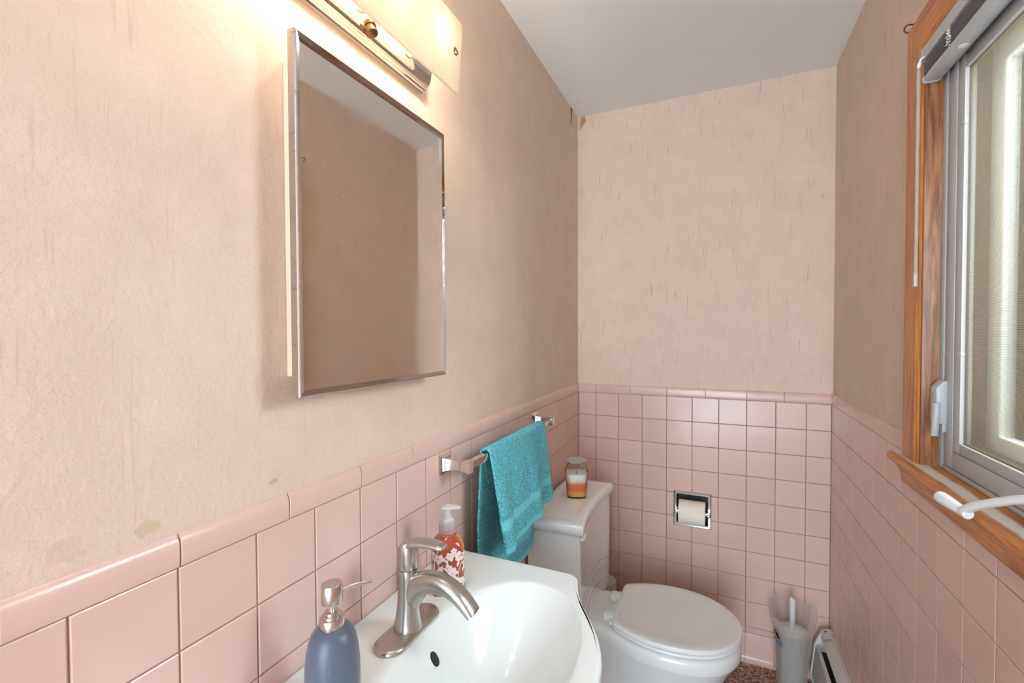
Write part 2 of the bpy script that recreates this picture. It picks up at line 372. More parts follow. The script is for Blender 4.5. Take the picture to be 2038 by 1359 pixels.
def tile_field(bm, f, ul, zl, hole=None):
    for a0, a1 in zip(ul, ul[1:]):
        for c0, c1 in zip(zl, zl[1:]):
            if hole and a0 < hole[1] and a1 > hole[0] and c0 < hole[3] and c1 > hole[2]:
                us = sorted({a0, a1, *[h for h in hole[:2] if a0 < h < a1]}); zs = sorted({c0, c1, *[h for h in hole[2:] if c0 < h < c1]})
                for p0, p1 in zip(us, us[1:]):
                    for q0, q1 in zip(zs, zs[1:]):
                        if hole[0] < (p0+p1)/2 < hole[1] and hole[2] < (q0+q1)/2 < hole[3]: continue
                        rect_piece(bm, f, p0, p1, q0, q1, (p0 == a0, p1 == a1, q0 == c0, q1 == c1))
            else: rect_piece(bm, f, a0, a1, c0, c1, (1, 1, 1, 1))
def lines(start, step, lo, hi):
    k = start
    while k > lo: k -= step
    out = [lo]; k += step
    while k < hi-0.004:
        if k > lo+0.004: out.append(k)
        k += step
    return out+[hi]
fL = lambda u, z, d: (d, u, z); fB = lambda u, z, d: (u, -d, z); fR = lambda u, z, d: (W-d, u, z)
zl = lines(R0, P, 0.0, R0)
b = nb(); tile_field(b, fL, lines(-1.2914, P, D0, 0.0), zl); o = obj('tile_wainscot', b, M_tile, wall_left, smooth=False); o['label'] = 'square pink glazed tiles'
zb = [0.118, 0.1455]+[z for z in lines(R0, P, 0.15, R0) if z > 0.2]
b = nb(); tile_field(b, fB, lines(0.0864, P, 0.0, W), zb, TPH); o = obj('tile_wainscot', b, M_tile, wall_back, smooth=False); o['label'] = 'square pink glazed tiles'
b = nb(); tile_field(b, fR, lines(-0.8638, P, D0, 0.0), zl, WIN); o = obj('tile_wainscot', b, M_tile, wall_right, smooth=False); o['label'] = 'square pink glazed tiles'
# grout bed behind the tiles
b = nb(); box(b, -0.0049, -0.0022, D0, -0.0022, 0, R0+0.01); obj('grout', b, M_grout, wall_left, smooth=False)
b = nb(); slab_with_hole(b, 'y', 0.0022, 0.0049, -0.0049, W+0.0049, 0, R0+0.01, TPH); obj('grout', b, M_grout, wall_back, smooth=False)
b = nb(); box(b, W+0.0022, W+0.0049, D0, -0.0022, 0, 1.09); box(b, W+0.0022, W+0.0049, -0.9, -0.0022, 1.09, R0+0.01); obj('grout', b, M_grout, wall_right, smooth=False)
# bullnose cap tiles: profile (out from the tile plane, z)
capp = [(-0.005, R0+0.0008), (0.0006, R0+0.0008), (0.0016, R0+0.003), (0.0020, R0+0.012), (0.0022, R0+0.024), (0.0016, R0+0.031), (-0.0002, R0+0.0365), (-0.0026, R0+0.0400), (-0.0046, R0+0.0415), (-0.005, R0+0.0416)]
def cap_run(bm, f, ul):
    for a0, a1 in zip(ul, ul[1:]):
        loops = []
        for u, ins in ((a0+0.0007, 0.0012), (a0+0.0016, 0.0), (a1-0.0016, 0.0), (a1-0.0007, 0.0012)):
            loops.append([Vector(f(u, z-(ins if z > R0+0.03 else 0), d-ins)) for d, z in capp])
        rings(bm, loops)
b = nb(); cap_run(b, fL, lines(-1.829, 0.162, D0, 0.0)); obj('cap_tile', b, M_tile, wall_left)
b = nb(); cap_run(b, fB, [0.0, 0.0864, 0.2484, 0.4104, 0.5724, 0.7344, 0.872, W]); obj('cap_tile', b, M_tile, wall_back)
b = nb(); cap_run(b, fR, [D0, -2.4, -2.24, -2.08, -1.92, -1.80]); cap_run(b, fR, [-0.822, -0.71, -0.548, -0.386, -0.224, -0.062, 0.0]); obj('cap_tile', b, M_tile, wall_right)
# cove base tiles on the back wall
cov = [(-0.004, 0.117), (-0.0008, 0.117), (0.0006, 0.114), (0.0008, 0.03), (0.002, 0.018), (0.006, 0.009), (0.014, 0.003), (0.020, 0.001), (0.020, 0.0), (-0.004, 0.0)]
b = nb(); ul = lines(0.0864, P, 0.0, W-0.012)
for a0, a1 in zip(ul, ul[1:]): rings(b, [[Vector(fB(u, z, d)) for d, z in cov] for u in (a0+G, a1-G)])
struct('baseboard_back', b, M_tile)
# peeled wallpaper by the ceiling
b = nb()
v = [b.verts.new(p) for p in ((-0.0045, -0.112, 2.447), (-0.001, -0.100, 2.449), (-0.0015, -0.108, 2.38), (-0.0045, -0.113, 2.36))]; b.faces.new(v)
o = obj('peeling_wallpaper', b, mat('paper_underside', (0.16, 0.10, 0.06), 0.8), wall_left, smooth=False)
b = nb(); v = [b.verts.new(p) for p in ((0.012, 0.0, 2.445), (0.030, 0.003, 2.449), (0.038, 0.001, 2.425), (0.004, 0.003, 2.385))]; b.faces.new(v)
obj('peeling_wallpaper', b, mat('paper_back', (0.42, 0.24, 0.15), 0.8), wall_back, smooth=False)

# lap-sided wall added outdoors to block sky from the window, glimpsed past the sash
b = nb(); pr_ = [(2.62, -0.6)]
for k in range(22):
    pr_ += [(2.50, -0.6+k*0.15+0.001), (2.515, -0.6+(k+1)*0.15)]
pr_ += [(2.62, -0.6+22*0.15)]
prism(b, pr_, 'y', -5.0, 4.0); wall_sky_block = struct('wall_sky_block', b, mat('pale_lap_siding', (0.40, 0.40, 0.38), 0.7), smooth=False)

# ------------------------------------------------------------------ window
y0, y1, z0, z1 = WIN
win = thing('window_1', None, None, (W, (y0+y1)/2, z0), kind='structure')
CX = 1.018
def casing_profile_y(yo, yi):     # upright casing cross-section in x-y, outer edge yo, inner edge yi
    s = 1 if yi > yo else -1
    return [(W+WP, yo), (CX+0.003, yo), (CX, yo+s*0.004), (CX, yi-s*0.012), (CX+0.003, yi-s*0.009), (CX+0.002, yi-s*0.004), (CX+0.005, yi), (W+WP, yi)]
def upright(name, yo, yi, zb_, mitre):
    pr = casing_profile_y(yo, yi); zo = z1+abs(yo-yi); b = nb()
    rings(b, [[Vector((x, y, zb_)) for x, y in pr], [Vector((x, y, z1+abs(y-yi))) for x, y in pr]])
    return obj(name, b, M_wood_z, win, ang=25)
upright('casing', -0.822, y1, 1.121, True); upright('casing', y0-0.083, y0, 1.121, True)
b = nb(); L0 = []; L1 = []
for x, off in [(W+WP, 0.083), (CX+0.003, 0.083), (CX, 0.079), (CX, 0.012), (CX+0.003, 0.009), (CX+0.002, 0.004), (CX+0.005, 0), (W+WP, 0)]:
    L0.append(Vector((x, y1+off-0.0004, z1+off))); L1.append(Vector((x, y0-off+0.0004, z1+off)))
rings(b, [L0, L1]); obj('casing', b, M_wood_y, win, ang=25)
# jamb lining
XF = 1.053
b = nb(); box(b, CX+0.006, W+WP+T, y1-0.0, y1+0.001, 1.12, z1); box(b, CX+0.006, W+WP+T, y1-0.008, y1, 1.12, z1, 0.001); obj('jamb', b, M_jamb, win)
b = nb(); box(b, CX+0.006, W+WP+T, y0, y0+0.008, 1.12, z1, 0.001); obj('jamb', b, M_jamb, win)
b = nb(); box(b, CX+0.006, W+WP+T, y0+0.008, y1-0.008, z1-0.008, z1, 0.001); obj('jamb', b, M_wood_y, win)
# stool (sill board) and apron
st = [(XF+0.06, 1.101), (XF+0.06, 1.1205), (1.006, 1.1205), (1.001, 1.119), (0.998, 1.114), (0.9985, 1.105), (1.002, 1.101)]
b = nb(); prism(b, st, 'y', y0+0.001, y1-0.001)
prism(b, [(W-0.0004, 1.101), (W-0.0004, 1.1205), (1.006, 1.1205), (1.001, 1.119), (0.998, 1.114), (0.9985, 1.105), (1.002, 1.101)], 'y', y1-0.002, -0.790)
prism(b, [(W-0.0004, 1.101), (W-0.0004, 1.1205), (1.006, 1.1205), (1.001, 1.119), (0.998, 1.114), (0.9985, 1.105), (1.002, 1.101)], 'y', y0-0.115, y0+0.002)
o = obj('stool_board', b, M_stool, win); o['label'] = 'oak sill board with a worn white strip'
ap = [(W-0.0004, 1.101), (1.007, 1.101), (1.008, 1.095), (1.0135, 1.087), (1.0165, 1.076), (1.0175, 1.060), (1.0195, 1.057), (W-0.0004, 1.057)]
b = nb(); prism(b, ap, 'y', y0-0.09, -0.822); obj('apron', b, M_wood_y, win)
# metal/vinyl frame: outer frame, groove, hinged screen frame
def frame_ring(bm, x0_, x1_, a, c, wd_, bev=0.0012):
    """rectangular ring between outer rectangle a=(y0,y1,z0,z1) and width c"""
    Y0, Y1, Z0_, Z1_ = a
    box(bm, x0_, x1_, Y0, Y0+c, Z0_, Z1_, bev); box(bm, x0_, x1_, Y1-c, Y1, Z0_, Z1_, bev)
    box(bm, x0_, x1_, Y0+c, Y1-c, Z0_, Z0_+c, bev); box(bm, x0_, x1_, Y0+c, Y1-c, Z1_-c, Z1_, bev)
Y0, Y1, Z0, Z1 = y0+0.008, y1-0.008, 1.1215, z1-0.008
def fr2(bm, xa, xb, side, low, c, cl, bev=0.0012):
    """ring set in by side/low from the opening, bar width c at the sides and cl at the bottom"""
    A0, A1, B0, B1 = Y0+side, Y1-side, Z0+low, Z1-side
    box(bm, xa, xb, A0, A0+c, B0, B1, bev); box(bm, xa, xb, A1-c, A1, B0, B1, bev); box(bm, xa, xb, A0+c, A1-c, B0, B0+cl, bev); box(bm, xa, xb, A0+c, A1-c, B1-c, B1, bev)
XO = W+WP+T
b = nb(); fr2(b, XF, XO-0.004, 0, 0, 0.020, 0.009); fr2(b, XF+0.005, XO-0.01, 0.020, 0.009, 0.009, 0.003, 0.0003); fr2(b, XF, XF+0.03, 0.029, 0.012, 0.034, 0.034)
obj('window_frame', b, M_alu, win)
b = nb(); fr2(b, XF+0.001, XF+0.012, 0.064, 0.047, 0.028, 0.019, 0.0012); sf = obj('screen_frame', b, M_alu, win)
b = nb(); fr2(b, XF+0.0005, XF+0.010, 0.092, 0.066, 0.0018, 0.0018, 0.0004); obj('screen_bead', b, M_white, win)
q_ = (Y0+0.0938, Y1-0.0938, Z0+0.0678, Z1-0.0938)
b = nb(); v = [b.verts.new((XF+0.0065, y, z)) for y, z in ((q_[0], q_[2]), (q_[1], q_[2]), (q_[1], q_[3]), (q_[0], q_[3]))]; b.faces.new(v)
obj('insect_screen', b, M_screen, win, smooth=False)
b = nb(); fr2(b, XF+0.0075, XF+0.011, 0.0938, 0.0678, 0.0035, 0.0035, 0.0008); obj('screen_spline', b, M_tan, win)
# side channel, outer sash, pane, exterior trim
b = nb(); fr2(b, XF+0.012, XO, 0.030, 0.012, 0.012, 0.040, 0.0005); fr2(b, XF+0.032, XF+0.060, 0.042, 0.052, 0.004, 0.004, 0.0005); obj('side_channel', b, M_tan, win)
b = nb(); fr2(b, 1.112, 1.122, 0.043, 0.056, 0.046, 0.030, 0.002); obj('sash', b, M_pale, win)
b = nb(); box(b, 1.115, 1.119, Y0+0.085, Y1-0.085, Z0+0.082, Z1-0.085); obj('pane', b, M_pane, win, smooth=False)
b = nb(); frame_ring(b, 1.1625, 1.20, (y0-0.07, y1+0.07, z0-0.05, z1+0.07), 0.122, 0.003); obj('exterior_trim', b, mat('exterior_trim_paint', (0.30, 0.26, 0.20), 0.7), win)
# screen clips
for z in (1.815, 1.365):
    b = nb(); lathe(b, (XF-0.001, Y1-0.094, z), [(0.0046, 0), (0.0046, 0.005), (0.0028, 0.005), (0.0028, 0.002)], n=20, axis=(1, 0, 0)); box(b, XF-0.001, XF+0.006, Y1-0.093, Y1-0.082, z-0.0018, z+0.0018, 0.0008); obj('screen_clip', b, M_white, win)
# latch
ly = -0.932
lt = thing('latch', None, None, (0, 0, 0)); lt.parent = win; lt.location = (XF-W, ly-(y0+y1)/2, 1.29-z0)
b = nb(); prism(b, [(XF+0.002, 1.308), (XF-0.004, 1.308), (XF-0.017, 1.292), (XF-0.017, 1.226), (XF-0.012, 1.218), (XF+0.002, 1.218)], 'y', ly-0.020, ly+0.012, 0.002); box(b, XF-0.006, XF+0.002, ly-0.018, ly+0.008, 1.200, 1.235, 0.002); obj('latch_body', b, M_alu2, lt)
b = nb(); rings(b, [sring((XF-0.0165-0.03*(1.262-z), ly-0.018, z), (0, 1, 0), (1, 0, 0), w_, 0.006, 2.6, 20) for z, w_ in ((1.262, 0.008), (1.258, 0.0105), (1.24, 0.010), (1.215, 0.0075), (1.196, 0.0065), (1.192, 0.004))]); obj('latch_lever', b, M_alu2, lt)
# crank operator
ck = thing('crank', None, None, (0, 0, 0)); ck.parent = win; ck.location = (1.03-W, -1.35-(y0+y1)/2, 1.122-z0)
b = nb(); box(b, 1.022, XF+0.004, -1.43, -1.335, 1.1206, 1.165, 0.006, 3); lathe(b, (1.024, -1.352, 1.160), [(0.012, 0), (0.012, 0.02), (0.009, 0.024)], n=24, axis=(-0.35, 0.1, 0.93)); obj('crank_base', b, M_white, ck)
b = nb()
path = cr_interp([(1.018, -1.352, 1.184), (1.012, -1.330, 1.183), (0.999, -1.290, 1.165), (0.986, -1.245, 1.140), (0.981, -1.222, 1.124)], 6)
loops = []
for i, pnt in enumerate(path):
    d = (path[min(i+1, len(path)-1)]-path[max(i-1, 0)]).normalized(); s = d.cross(Vector((0, 0, 1))).normalized(); q = s.cross(d)
    loops.append(sring(pnt, s, q, 0.0095-0.002*i/len(path), 0.0060, 3, 20))
rings(b, loops); obj('crank_arm', b, M_white, ck)
b = nb(); lathe(b, (0.984, -1.232, 1.121), [(0.006, 0.0), (0.0082, 0.002), (0.0082, 0.014), (0.0075, 0.015), (0.0078, 0.016), (0.0098, 0.045), (0.0104, 0.060), (0.0095, 0.065), (0.006, 0.067)], n=28, axis=(-0.22, 0.965, 0.10)); obj('crank_knob', b, M_white, ck)

# blind (its own thing, drawn up at the head of the window)
bl = thing('window_blind', 'grey horizontal slat blind drawn up tight at the top of the window', 'blind', (1.03, (y0+y1)/2, 1.94))
BY0, BY1 = y0+0.012, y1-0.012
b = nb(); prism(b, [(1.014, 1.984), (1.014, 2.009), (1.018, 2.011), (1.046, 2.011), (1.049, 2.009), (1.049, 1.984), (1.046, 1.984), (1.046, 2.006), (1.018, 2.006), (1.018, 1.984)], 'y', BY0, BY1); box(b, 1.018, 1.046, BY0, BY1, 1.9855, 1.987); box(b, 1.0135, 1.0495, BY1-0.002, BY1+0.0008, 1.983, 2.0115, 0.0008); obj('headrail', b, M_blind, bl)
for i in range(13):
    z = 1.9785-i*0.00215; off = 0.0008*math.sin(i*2.3)
    b = nb(); L = []
    for t in (0.0, 1.0):
        y = BY1-0.004+(BY0-BY1+0.008)*t
        L.append([Vector((1.0305+off+0.0125*s_, y, z-0.0016*(s_*s_)+dz)) for s_, dz in ((-1, 0), (-0.5, 0), (0, 0), (0.5, 0), (1, 0), (1, 0.0005), (0.5, 0.0005), (0, 0.0005), (-0.5, 0.0005), (-1, 0.0005))])
    rings(b, L); obj('slat', b, M_slat, bl)
b = nb(); prism(b, [(1.015, 1.940), (1.020, 1.9365), (1.041, 1.9365), (1.046, 1.940), (1.0455, 1.948), (1.042, 1.951), (1.019, 1.951), (1.0155, 1.948)], 'y', BY0+0.003, BY1-0.012); obj('bottom_rail', b, M_blind, bl, ang=50)
b = nb(); prism(b, [(1.0145, 1.9395), (1.020, 1.9358), (1.041, 1.9358), (1.0465, 1.9395), (1.046, 1.9485), (1.042, 1.9518), (1.019, 1.9518), (1.0150, 1.9485)], 'y', BY1-0.0125, BY1-0.002, 0.001); obj('end_cap', b, M_white, bl)
b = nb(); lathe(b, (1.030, -1.060, 1.9366), [(0.0075, 0), (0.0075, 0.0014), (0.005, 0.0022)], n=28, axis=(0, 0, -1)); obj('cord_plug', b, M_white, bl)
b = nb()
for k in range(6):
    z = 1.951+k*0.0052; tube(b, [(1.0165-0.002*math.sin(k*2), -1.043+0.003*math.sin(k*1.7), z), (1.0135, -1.036+0.004*math.cos(k*2.1), z+0.003), (1.0160, -1.046, z+0.005)], 0.0011, 8)
tube(b, [(1.016, -1.04, 1.984), (1.0145, -1.042, 1.972), (1.016, -1.048, 1.962)], 0.0009, 8)
obj('ladder_cord', b, M_white, bl)
b = nb(); tube(b, [(1.0135, -0.938, 1.985), (1.008, -0.935, 1.983), (1.006, -0.932, 1.975)], 0.0022, 10); tube(b, [(1.0065, -0.932, 1.976), (1.0055, -0.931, 1.966)], [0.004, 0.003], 12); obj('wand_hook', b, M_white, bl)
b = nb(); lathe(b, (1.0055, -0.931, 1.505), [(0.0025, 0), (0.0042, 0.002), (0.0042, 0.030), (0.0034, 0.034), (0.0034, 0.455), (0.002, 0.462)], n=6, rot=0.3); obj('tilt_wand', b, mat('clear_acrylic_wand', (0.80, 0.74, 0.66), 0.08, Transmission_Weight=0.75, IOR=1.3), bl, ang=20)
# hook by the casing corner
b = nb(); tube(b, cr_interp([(1.040, -0.800, 2.128), (1.024, -0.800, 2.130), (1.018, -0.800, 2.120), (1.024, -0.800, 2.112), (1.030, -0.800, 2.115)], 6), 0.0016, 8)
rebase(tag(obj('cup_hook', b, mat('rusty_brown_metal', (0.10, 0.05, 0.03), 0.5, 0.6)), 'small rusty brown hook in the wallpaper beside the top corner of the window casing', 'hook'), (1.040, -0.80, 2.12))

# ------------------------------------------------------------------ mirror cabinet
mc = thing('mirror_cabinet', 'chrome framed medicine cabinet mirror on the left wall', 'mirror', (0, -1.487, 1.316))
b = nb(); box(b, -0.0049, 0.0385, -1.663, -1.311, 1.344, 1.841, 0.002); obj('cabinet_body', b, M_cream, mc)
my0, my1, mz0, mz1 = -1.690, -1.286, 1.316, 1.861
b = nb(); FW = 0.0095
pr = [(0.0385, 0), (0.0515, 0), (0.0535, 0.0015), (0.0545, 0.003), (0.0520, FW), (0.0470, FW), (0.0385, FW)]
def frame_loft(bm, pr, Y0, Y1, Z0, Z1):
    L = [[Vector((x, Y0+o_, Z0+o_)) for x, o_ in pr], [Vector((x, Y1-o_, Z0+o_)) for x, o_ in pr], [Vector((x, Y1-o_, Z1-o_)) for x, o_ in pr], [Vector((x, Y0+o_, Z1-o_)) for x, o_ in pr]]
    vs = [[bm.verts.new(p) for p in lp] for lp in L]; n = len(pr)
    for s in range(4):
        a, c = vs[s], vs[(s+1) % 4]
        for i in range(n): bm.faces.new((a[i], a[(i+1) % n], c[(i+1) % n], c[i]))
frame_loft(b, pr, my0, my1, mz0, mz1); obj('mirror_frame', b, M_frame, mc, ang=20)
b = nb(); box(b, 0.0395, 0.0480, my0+0.009, my1-0.009, mz0+0.009, mz1-0.009); obj('mirror_glass', b, M_mirror, mc, smooth=False)

# ------------------------------------------------------------------ vanity light
vl = thing('wall_light', 'lit chrome vanity light with a frosted glass shade above the mirror', 'light fixture', (0, -1.52, 1.96))
py0, py1 = -1.745, -1.300
pp = [(-0.0049, 1.955), (0.004, 1.955), (0.006, 1.958), (0.010, 1.959), (0.012, 1.963), (0.016, 1.964)]
for i in range(13):
    a = -PI/2+PI*i/12; pp.append((0.016+0.014*math.cos(a), 1.999+0.034*math.sin(a)))
pp += [(0.012, 2.034), (0.010, 2.039), (0.006, 2.040), (0.004, 2.043), (-0.0049, 2.043)]
b = nb(); prism(b, pp, 'y', py0, py1); obj('back_plate', b, M_chrome_old, vl, ang=25)
M_brass = mat('bronze_cap', (0.13, 0.075, 0.035), 0.35, 0.8)
b = nb(); lathe(b, (0.0265, -1.50, 1.985), [(0.012, 0), (0.012, 0.006), (0.009, 0.007), (0.009, 0.013), (0.0115, 0.014), (0.0115, 0.020), (0.006, 0.023)], n=24, axis=(0.35, 0, -0.94)); obj('mounting_cap', b, M_brass, vl)
for y in (-1.365, -1.52, -1.675):
    s = obj('lamp_socket', lathe(nb(), (0.028, y, 2.01), [(0.016, 0), (0.016, 0.012), (0.014, 0.016)], n=24, axis=(1, 0, 0)), mat('white_socket', (0.7, 0.68, 0.64), 0.5), vl)
    b = nb(); lathe(b, (0.0, y, 2.035), [(0.006, -0.022), (0.010, -0.018), (0.016, -0.006), (0.017, 0.003), (0.013, 0.013), (0.006, 0.0175), (0.001, 0.0185)], n=24)
    b.transform(Matrix.Translation((0.058, 0, 0)))
    obj('bulb', b, M_bulb, vl)
    l = bpy.data.lights.new('bulb_light', 'POINT'); l.energy = BULB_W; l.color = (1.0, 0.86, 0.68); l.shadow_soft_size = 0.02
    lo = bpy.data.objects.new('bulb_light', l); C.objects.link(lo); lo.location = (0.078, y, 2.035)
# glass sheet with rounded corners and two mounting holes
gy0, gy1, gz0, gz1 = -1.745, -1.293, 1.937, 2.085
def gx(z): return 0.090+0.012*(z-gz0)/(gz1-gz0)
b = nb()
def sheet(bm, thick, holes):
    ys = []; n = 64
    outl = []
    def arc(cy, cz, r, a0, a1, k=6):
        for i in range(k+1):
            a = a0+(a1-a0)*i/k; outl.append((cy+r*math.cos(a), cz+r*math.sin(a)))
    r = 0.010; rb = 0.003
    arc(gy1-rb, gz0+rb, rb, -PI/2, 0); arc(gy1-r, gz1-r, r, 0, PI/2); arc(gy0+r, gz1-r, r, PI/2, PI); arc(gy0+rb, gz0+rb, rb, PI, 1.5*PI)
    def edges(pts): 
        vs = [bm.verts.new((0, y, z)) for y, z in pts]
        return [bm.edges.new((vs[i], vs[(i+1) % len(vs)])) for i in range(len(vs))]
    E_ = edges(outl)
    for hy, hz, hr in holes: E_ += edges([(hy+hr*math.cos(-2*PI*i/20), hz+hr*math.sin(-2*PI*i/20)) for i in range(20)])
    bmesh.ops.triangle_fill(bm, use_beauty=True, use_dissolve=False, edges=E_)
    ret = bmesh.ops.extrude_face_region(bm, geom=list(bm.faces))
    for g_ in ret['geom']:
        if isinstance(g_, bmesh.types.BMVert): g_.co.x += thick
    for v_ in bm.verts: v_.co.x += gx(v_.co.z)
sheet(b, 0.005, [(gy1-0.022, 2.018, 0.0055), (gy0+0.022, 2.018, 0.0055)])
sh = obj('glass_shade', b, M_shade, vl, ang=30)
for y in (gy1-0.022, gy0+0.022):
    b = nb(); L = []
    for r_, h_ in ((0.0056, -0.001), (0.0075, -0.001), (0.0075, 0.006), (0.0056, 0.006)): L.append([Vector((gx(2.018)+h_, y+r_*math.cos(2*PI*i/24), 2.018+r_*math.sin(2*PI*i/24))) for i in range(24)])
    L.append([v_.copy() for v_ in L[0]]); rings(b, L, False, False); obj('grommet', b, M_brass, vl)
# centre the etched rays
off = Vector((0.1, -1.42, 2.09))-vl.location
sh.data.transform(Matrix.Translation(-off)); sh.location = off
for y in (-1.60, -1.44):
    b = nb(); tube(b, [(0.028, y, 2.062), (0.060, y, 2.066), (0.096, y, 2.068)], 0.0028, 10); obj('shade_arm', b, M_chrome, vl)

# ------------------------------------------------------------------ vanity sink
YC = -1.502; ZS = 0.868
vs_ = thing('vanity_sink', 'white ceramic sink top with an oval basin on a white vanity below the mirror', 'sink', (0, YC, 0))
HW = 0.312
half = [(0.0, HW), (0.10, HW), (0.20, HW), (0.30, HW), (0.322, HW-0.002), (0.338, HW-0.012), (0.345, HW-0.030), (0.355, HW-0.062), (0.376, HW-0.105), (0.405, HW-0.150), (0.430, HW-0.195), (0.447, HW-0.245), (0.4535, HW-0.29), (0.4545, 0.0)]
cur = cr_interp([(x, w_, 0) for x, w_ in half], 6)
outl = [(p.x, YC+p.y) for p in cur]+[(p.x, YC-p.y) for p in reversed(cur[:-1])]
# resample outline as polar function around the basin centre
BC = (0.272, YC); AX, AY, EE = 0.138, 0.236, 2.25
def ray_out(a):
    dx, dy = math.cos(a), math.sin(a); best = None
    n = len(outl)
    for i in range(n):
        (x1_, y1_), (x2_, y2_) = outl[i], outl[(i+1) % n]
        ex, ey = x2_-x1_, y2_-y1_; den = dx*ey-dy*ex
        if abs(den) < 1e-12: continue
        t = ((x1_-BC[0])*ey-(y1_-BC[1])*ex)/den; s = ((x1_-BC[0])*dy-(y1_-BC[1])*dx)/den
        if t > 0 and -1e-6 <= s <= 1+1e-6: best = t if best is None else max(best, t)
    return best
def bowl_r(a):
    c, s = abs(math.cos(a)), abs(math.sin(a)); return ((c/AX)**EE+(s/AY)**EE)**(-1/EE)
def depth(s):                      # s in 0..1 of the rim radius
    q = 1-s*s; return 0.118*(q**1.10)
NA = 240
angs = set(2*PI*i/NA for i in range(NA))
for cx_, cy_ in ((0.0, YC-HW), (0.0, YC+HW)): angs.add(math.atan2(cy_-BC[1], cx_-BC[0]) % (2*PI))
angs = sorted(angs)
b = nb(); loops = []
for s in [0.06+0.94*(i/26) for i in range(27)]:
    ss = s
    loops.append([Vector((BC[0]+math.cos(a)*bowl_r(a)*ss, BC[1]+math.sin(a)*bowl_r(a)*ss, ZS-0.003-depth(ss)*(1-max(0, (ss-0.93)/0.07)**2*0.0))) for a in angs])
for k, dz in ((0.012, -0.0012), (0.03, -0.0003), (0.07, 0.0)):   # soft roll over the rim
    loops.append([Vector((BC[0]+math.cos(a)*(bowl_r(a)+(ray_out(a)-bowl_r(a))*k*2), BC[1]+math.sin(a)*(bowl_r(a)+(ray_out(a)-bowl_r(a))*k*2), ZS+dz)) for a in angs])
for fr in (0.35, 0.6, 0.8):
    loops.append([Vector((BC[0]+math.cos(a)*(bowl_r(a)+(ray_out(a)-bowl_r(a))*fr), BC[1]+math.sin(a)*(bowl_r(a)+(ray_out(a)-bowl_r(a))*fr), ZS)) for a in angs])
for ins, dz in ((0.008, 0.0), (0.0035, -0.0012), (0.001, -0.004), (0.0, -0.008), (0.0, -0.020), (0.004, -0.028), (0.012, -0.033)):
    lp = []
    for a in angs:
        r = ray_out(a); x = BC[0]+math.cos(a)*(r-ins); y = BC[1]+math.sin(a)*(r-ins)
        lp.append(Vector((max(x, 0.0006), y, ZS+dz)))
    loops.append(lp)
rings(b, loops, cap0=True, cap1=False)
obj('sink_top', b, M_porc, vs_, ang=50)
b = nb(); lathe(b, (BC[0], BC[1], ZS-0.1225), [(0.0215, 0), (0.0215, 0.003), (0.018, 0.0045), (0.006, 0.0035)], n=32); obj('drain', b, M_nickel, vs_)
# overflow slot on the rear slope
ox, oy = 0.160, -1.503
sr = (BC[0]-ox)/bowl_r(PI); oz = ZS-0.003-depth(sr)
sl = (depth(sr-0.02)-depth(sr+0.02))/(0.04*bowl_r(PI)); nrm = Vector((sl, 0, 1)).normalized(); tg = Vector((1, 0, -sl)).normalized()
b = nb(); rings(b, [sring(Vector((ox, oy, oz))+nrm*h_, tg, (0, 1, 0), a_, a_*0.70, 2.2, 28) for a_, h_ in ((0.0150, -0.003), (0.0150, 0.0020), (0.0135, 0.0026))]); obj('overflow_rim', b, M_porc, vs_)
b = nb(); rings(b, [sring(Vector((ox, oy, oz))+nrm*h_, tg, (0, 1, 0), a_, a_*0.68, 2.2, 28) for a_, h_ in ((0.0128, 0.0008), (0.0128, 0.0030))]); obj('overflow_hole', b, M_black, vs_)
M_cab = mat('white_vanity_paint', (0.66, 0.66, 0.64), 0.45)
b = nb(); box(b, 0.001, 0.30, YC-0.285, YC+0.285, 0.08, ZS-0.14, 0.002); box(b, 0.001, 0.26, YC-0.27, YC+0.27, 0, 0.08); box(b, 0.001, 0.10, YC-0.285, YC+0.285, ZS-0.14, ZS-0.034); box(b, 0.10, 0.30, YC-0.285, YC-0.268, ZS-0.14, ZS-0.034); box(b, 0.10, 0.30, YC+0.268, YC+0.285, ZS-0.14, ZS-0.034); obj('cabinet', b, M_cab, vs_)
for s in (-1, 1):
    b = nb(); box(b, 0.301, 0.318, min(YC+s*0.002, YC+s*0.28), max(YC+s*0.002, YC+s*0.28), 0.10, ZS-0.16, 0.002); d = obj('door', b, M_cab, vs_)
    b = nb(); lathe(b, (0.319, YC+s*0.03, 0.62), [(0.005, 0), (0.005, 0.012), (0.012, 0.018), (0.010, 0.024), (0.004, 0.026)], n=24, axis=(1, 0, 0)); obj('knob', b, M_nickel, d)

# ------------------------------------------------------------------ faucet
FX, FY = 0.105, -1.503
fa = thing('faucet', 'brushed nickel single lever faucet on the rear deck of the sink', 'faucet', (FX, FY, ZS))
b = nb()
def stadium(cx, cy, z, hl, r, n=20):
    o_ = []
    for i in range(n+1): a = -PI/2+0+PI*i/n; o_.append(Vector((cx+r*math.sin(a+PI/2-PI/2)*1, cy, z)) if False else Vector((cx+r*math.cos(PI*i/n), cy+hl+r*math.sin(PI*i/n), z)))
    for i in range(n+1): o_.append(Vector((cx+r*math.cos(PI+PI*i/n), cy-hl+r*math.sin(PI+PI*i/n), z)))
    return o_
rings(b, [stadium(FX, FY, ZS+h_, 0.049, r_) for r_, h_ in ((0.029, 0.0002), (0.0295, 0.002), (0.0288, 0.005), (0.0265, 0.0078), (0.0240, 0.0085))]); obj('deck_plate', b, M_nickel, fa)
b = nb(); lathe(b, (FX, FY, ZS+0.008), [(0.0265, 0), (0.0268, 0.003), (0.0252, 0.006), (0.0232, 0.016), (0.0205, 0.032), (0.0185, 0.050), (0.0178, 0.070), (0.0180, 0.090), (0.0185, 0.106), (0.0182, 0.1075)], n=48); obj('faucet_body', b, M_nickel, fa)
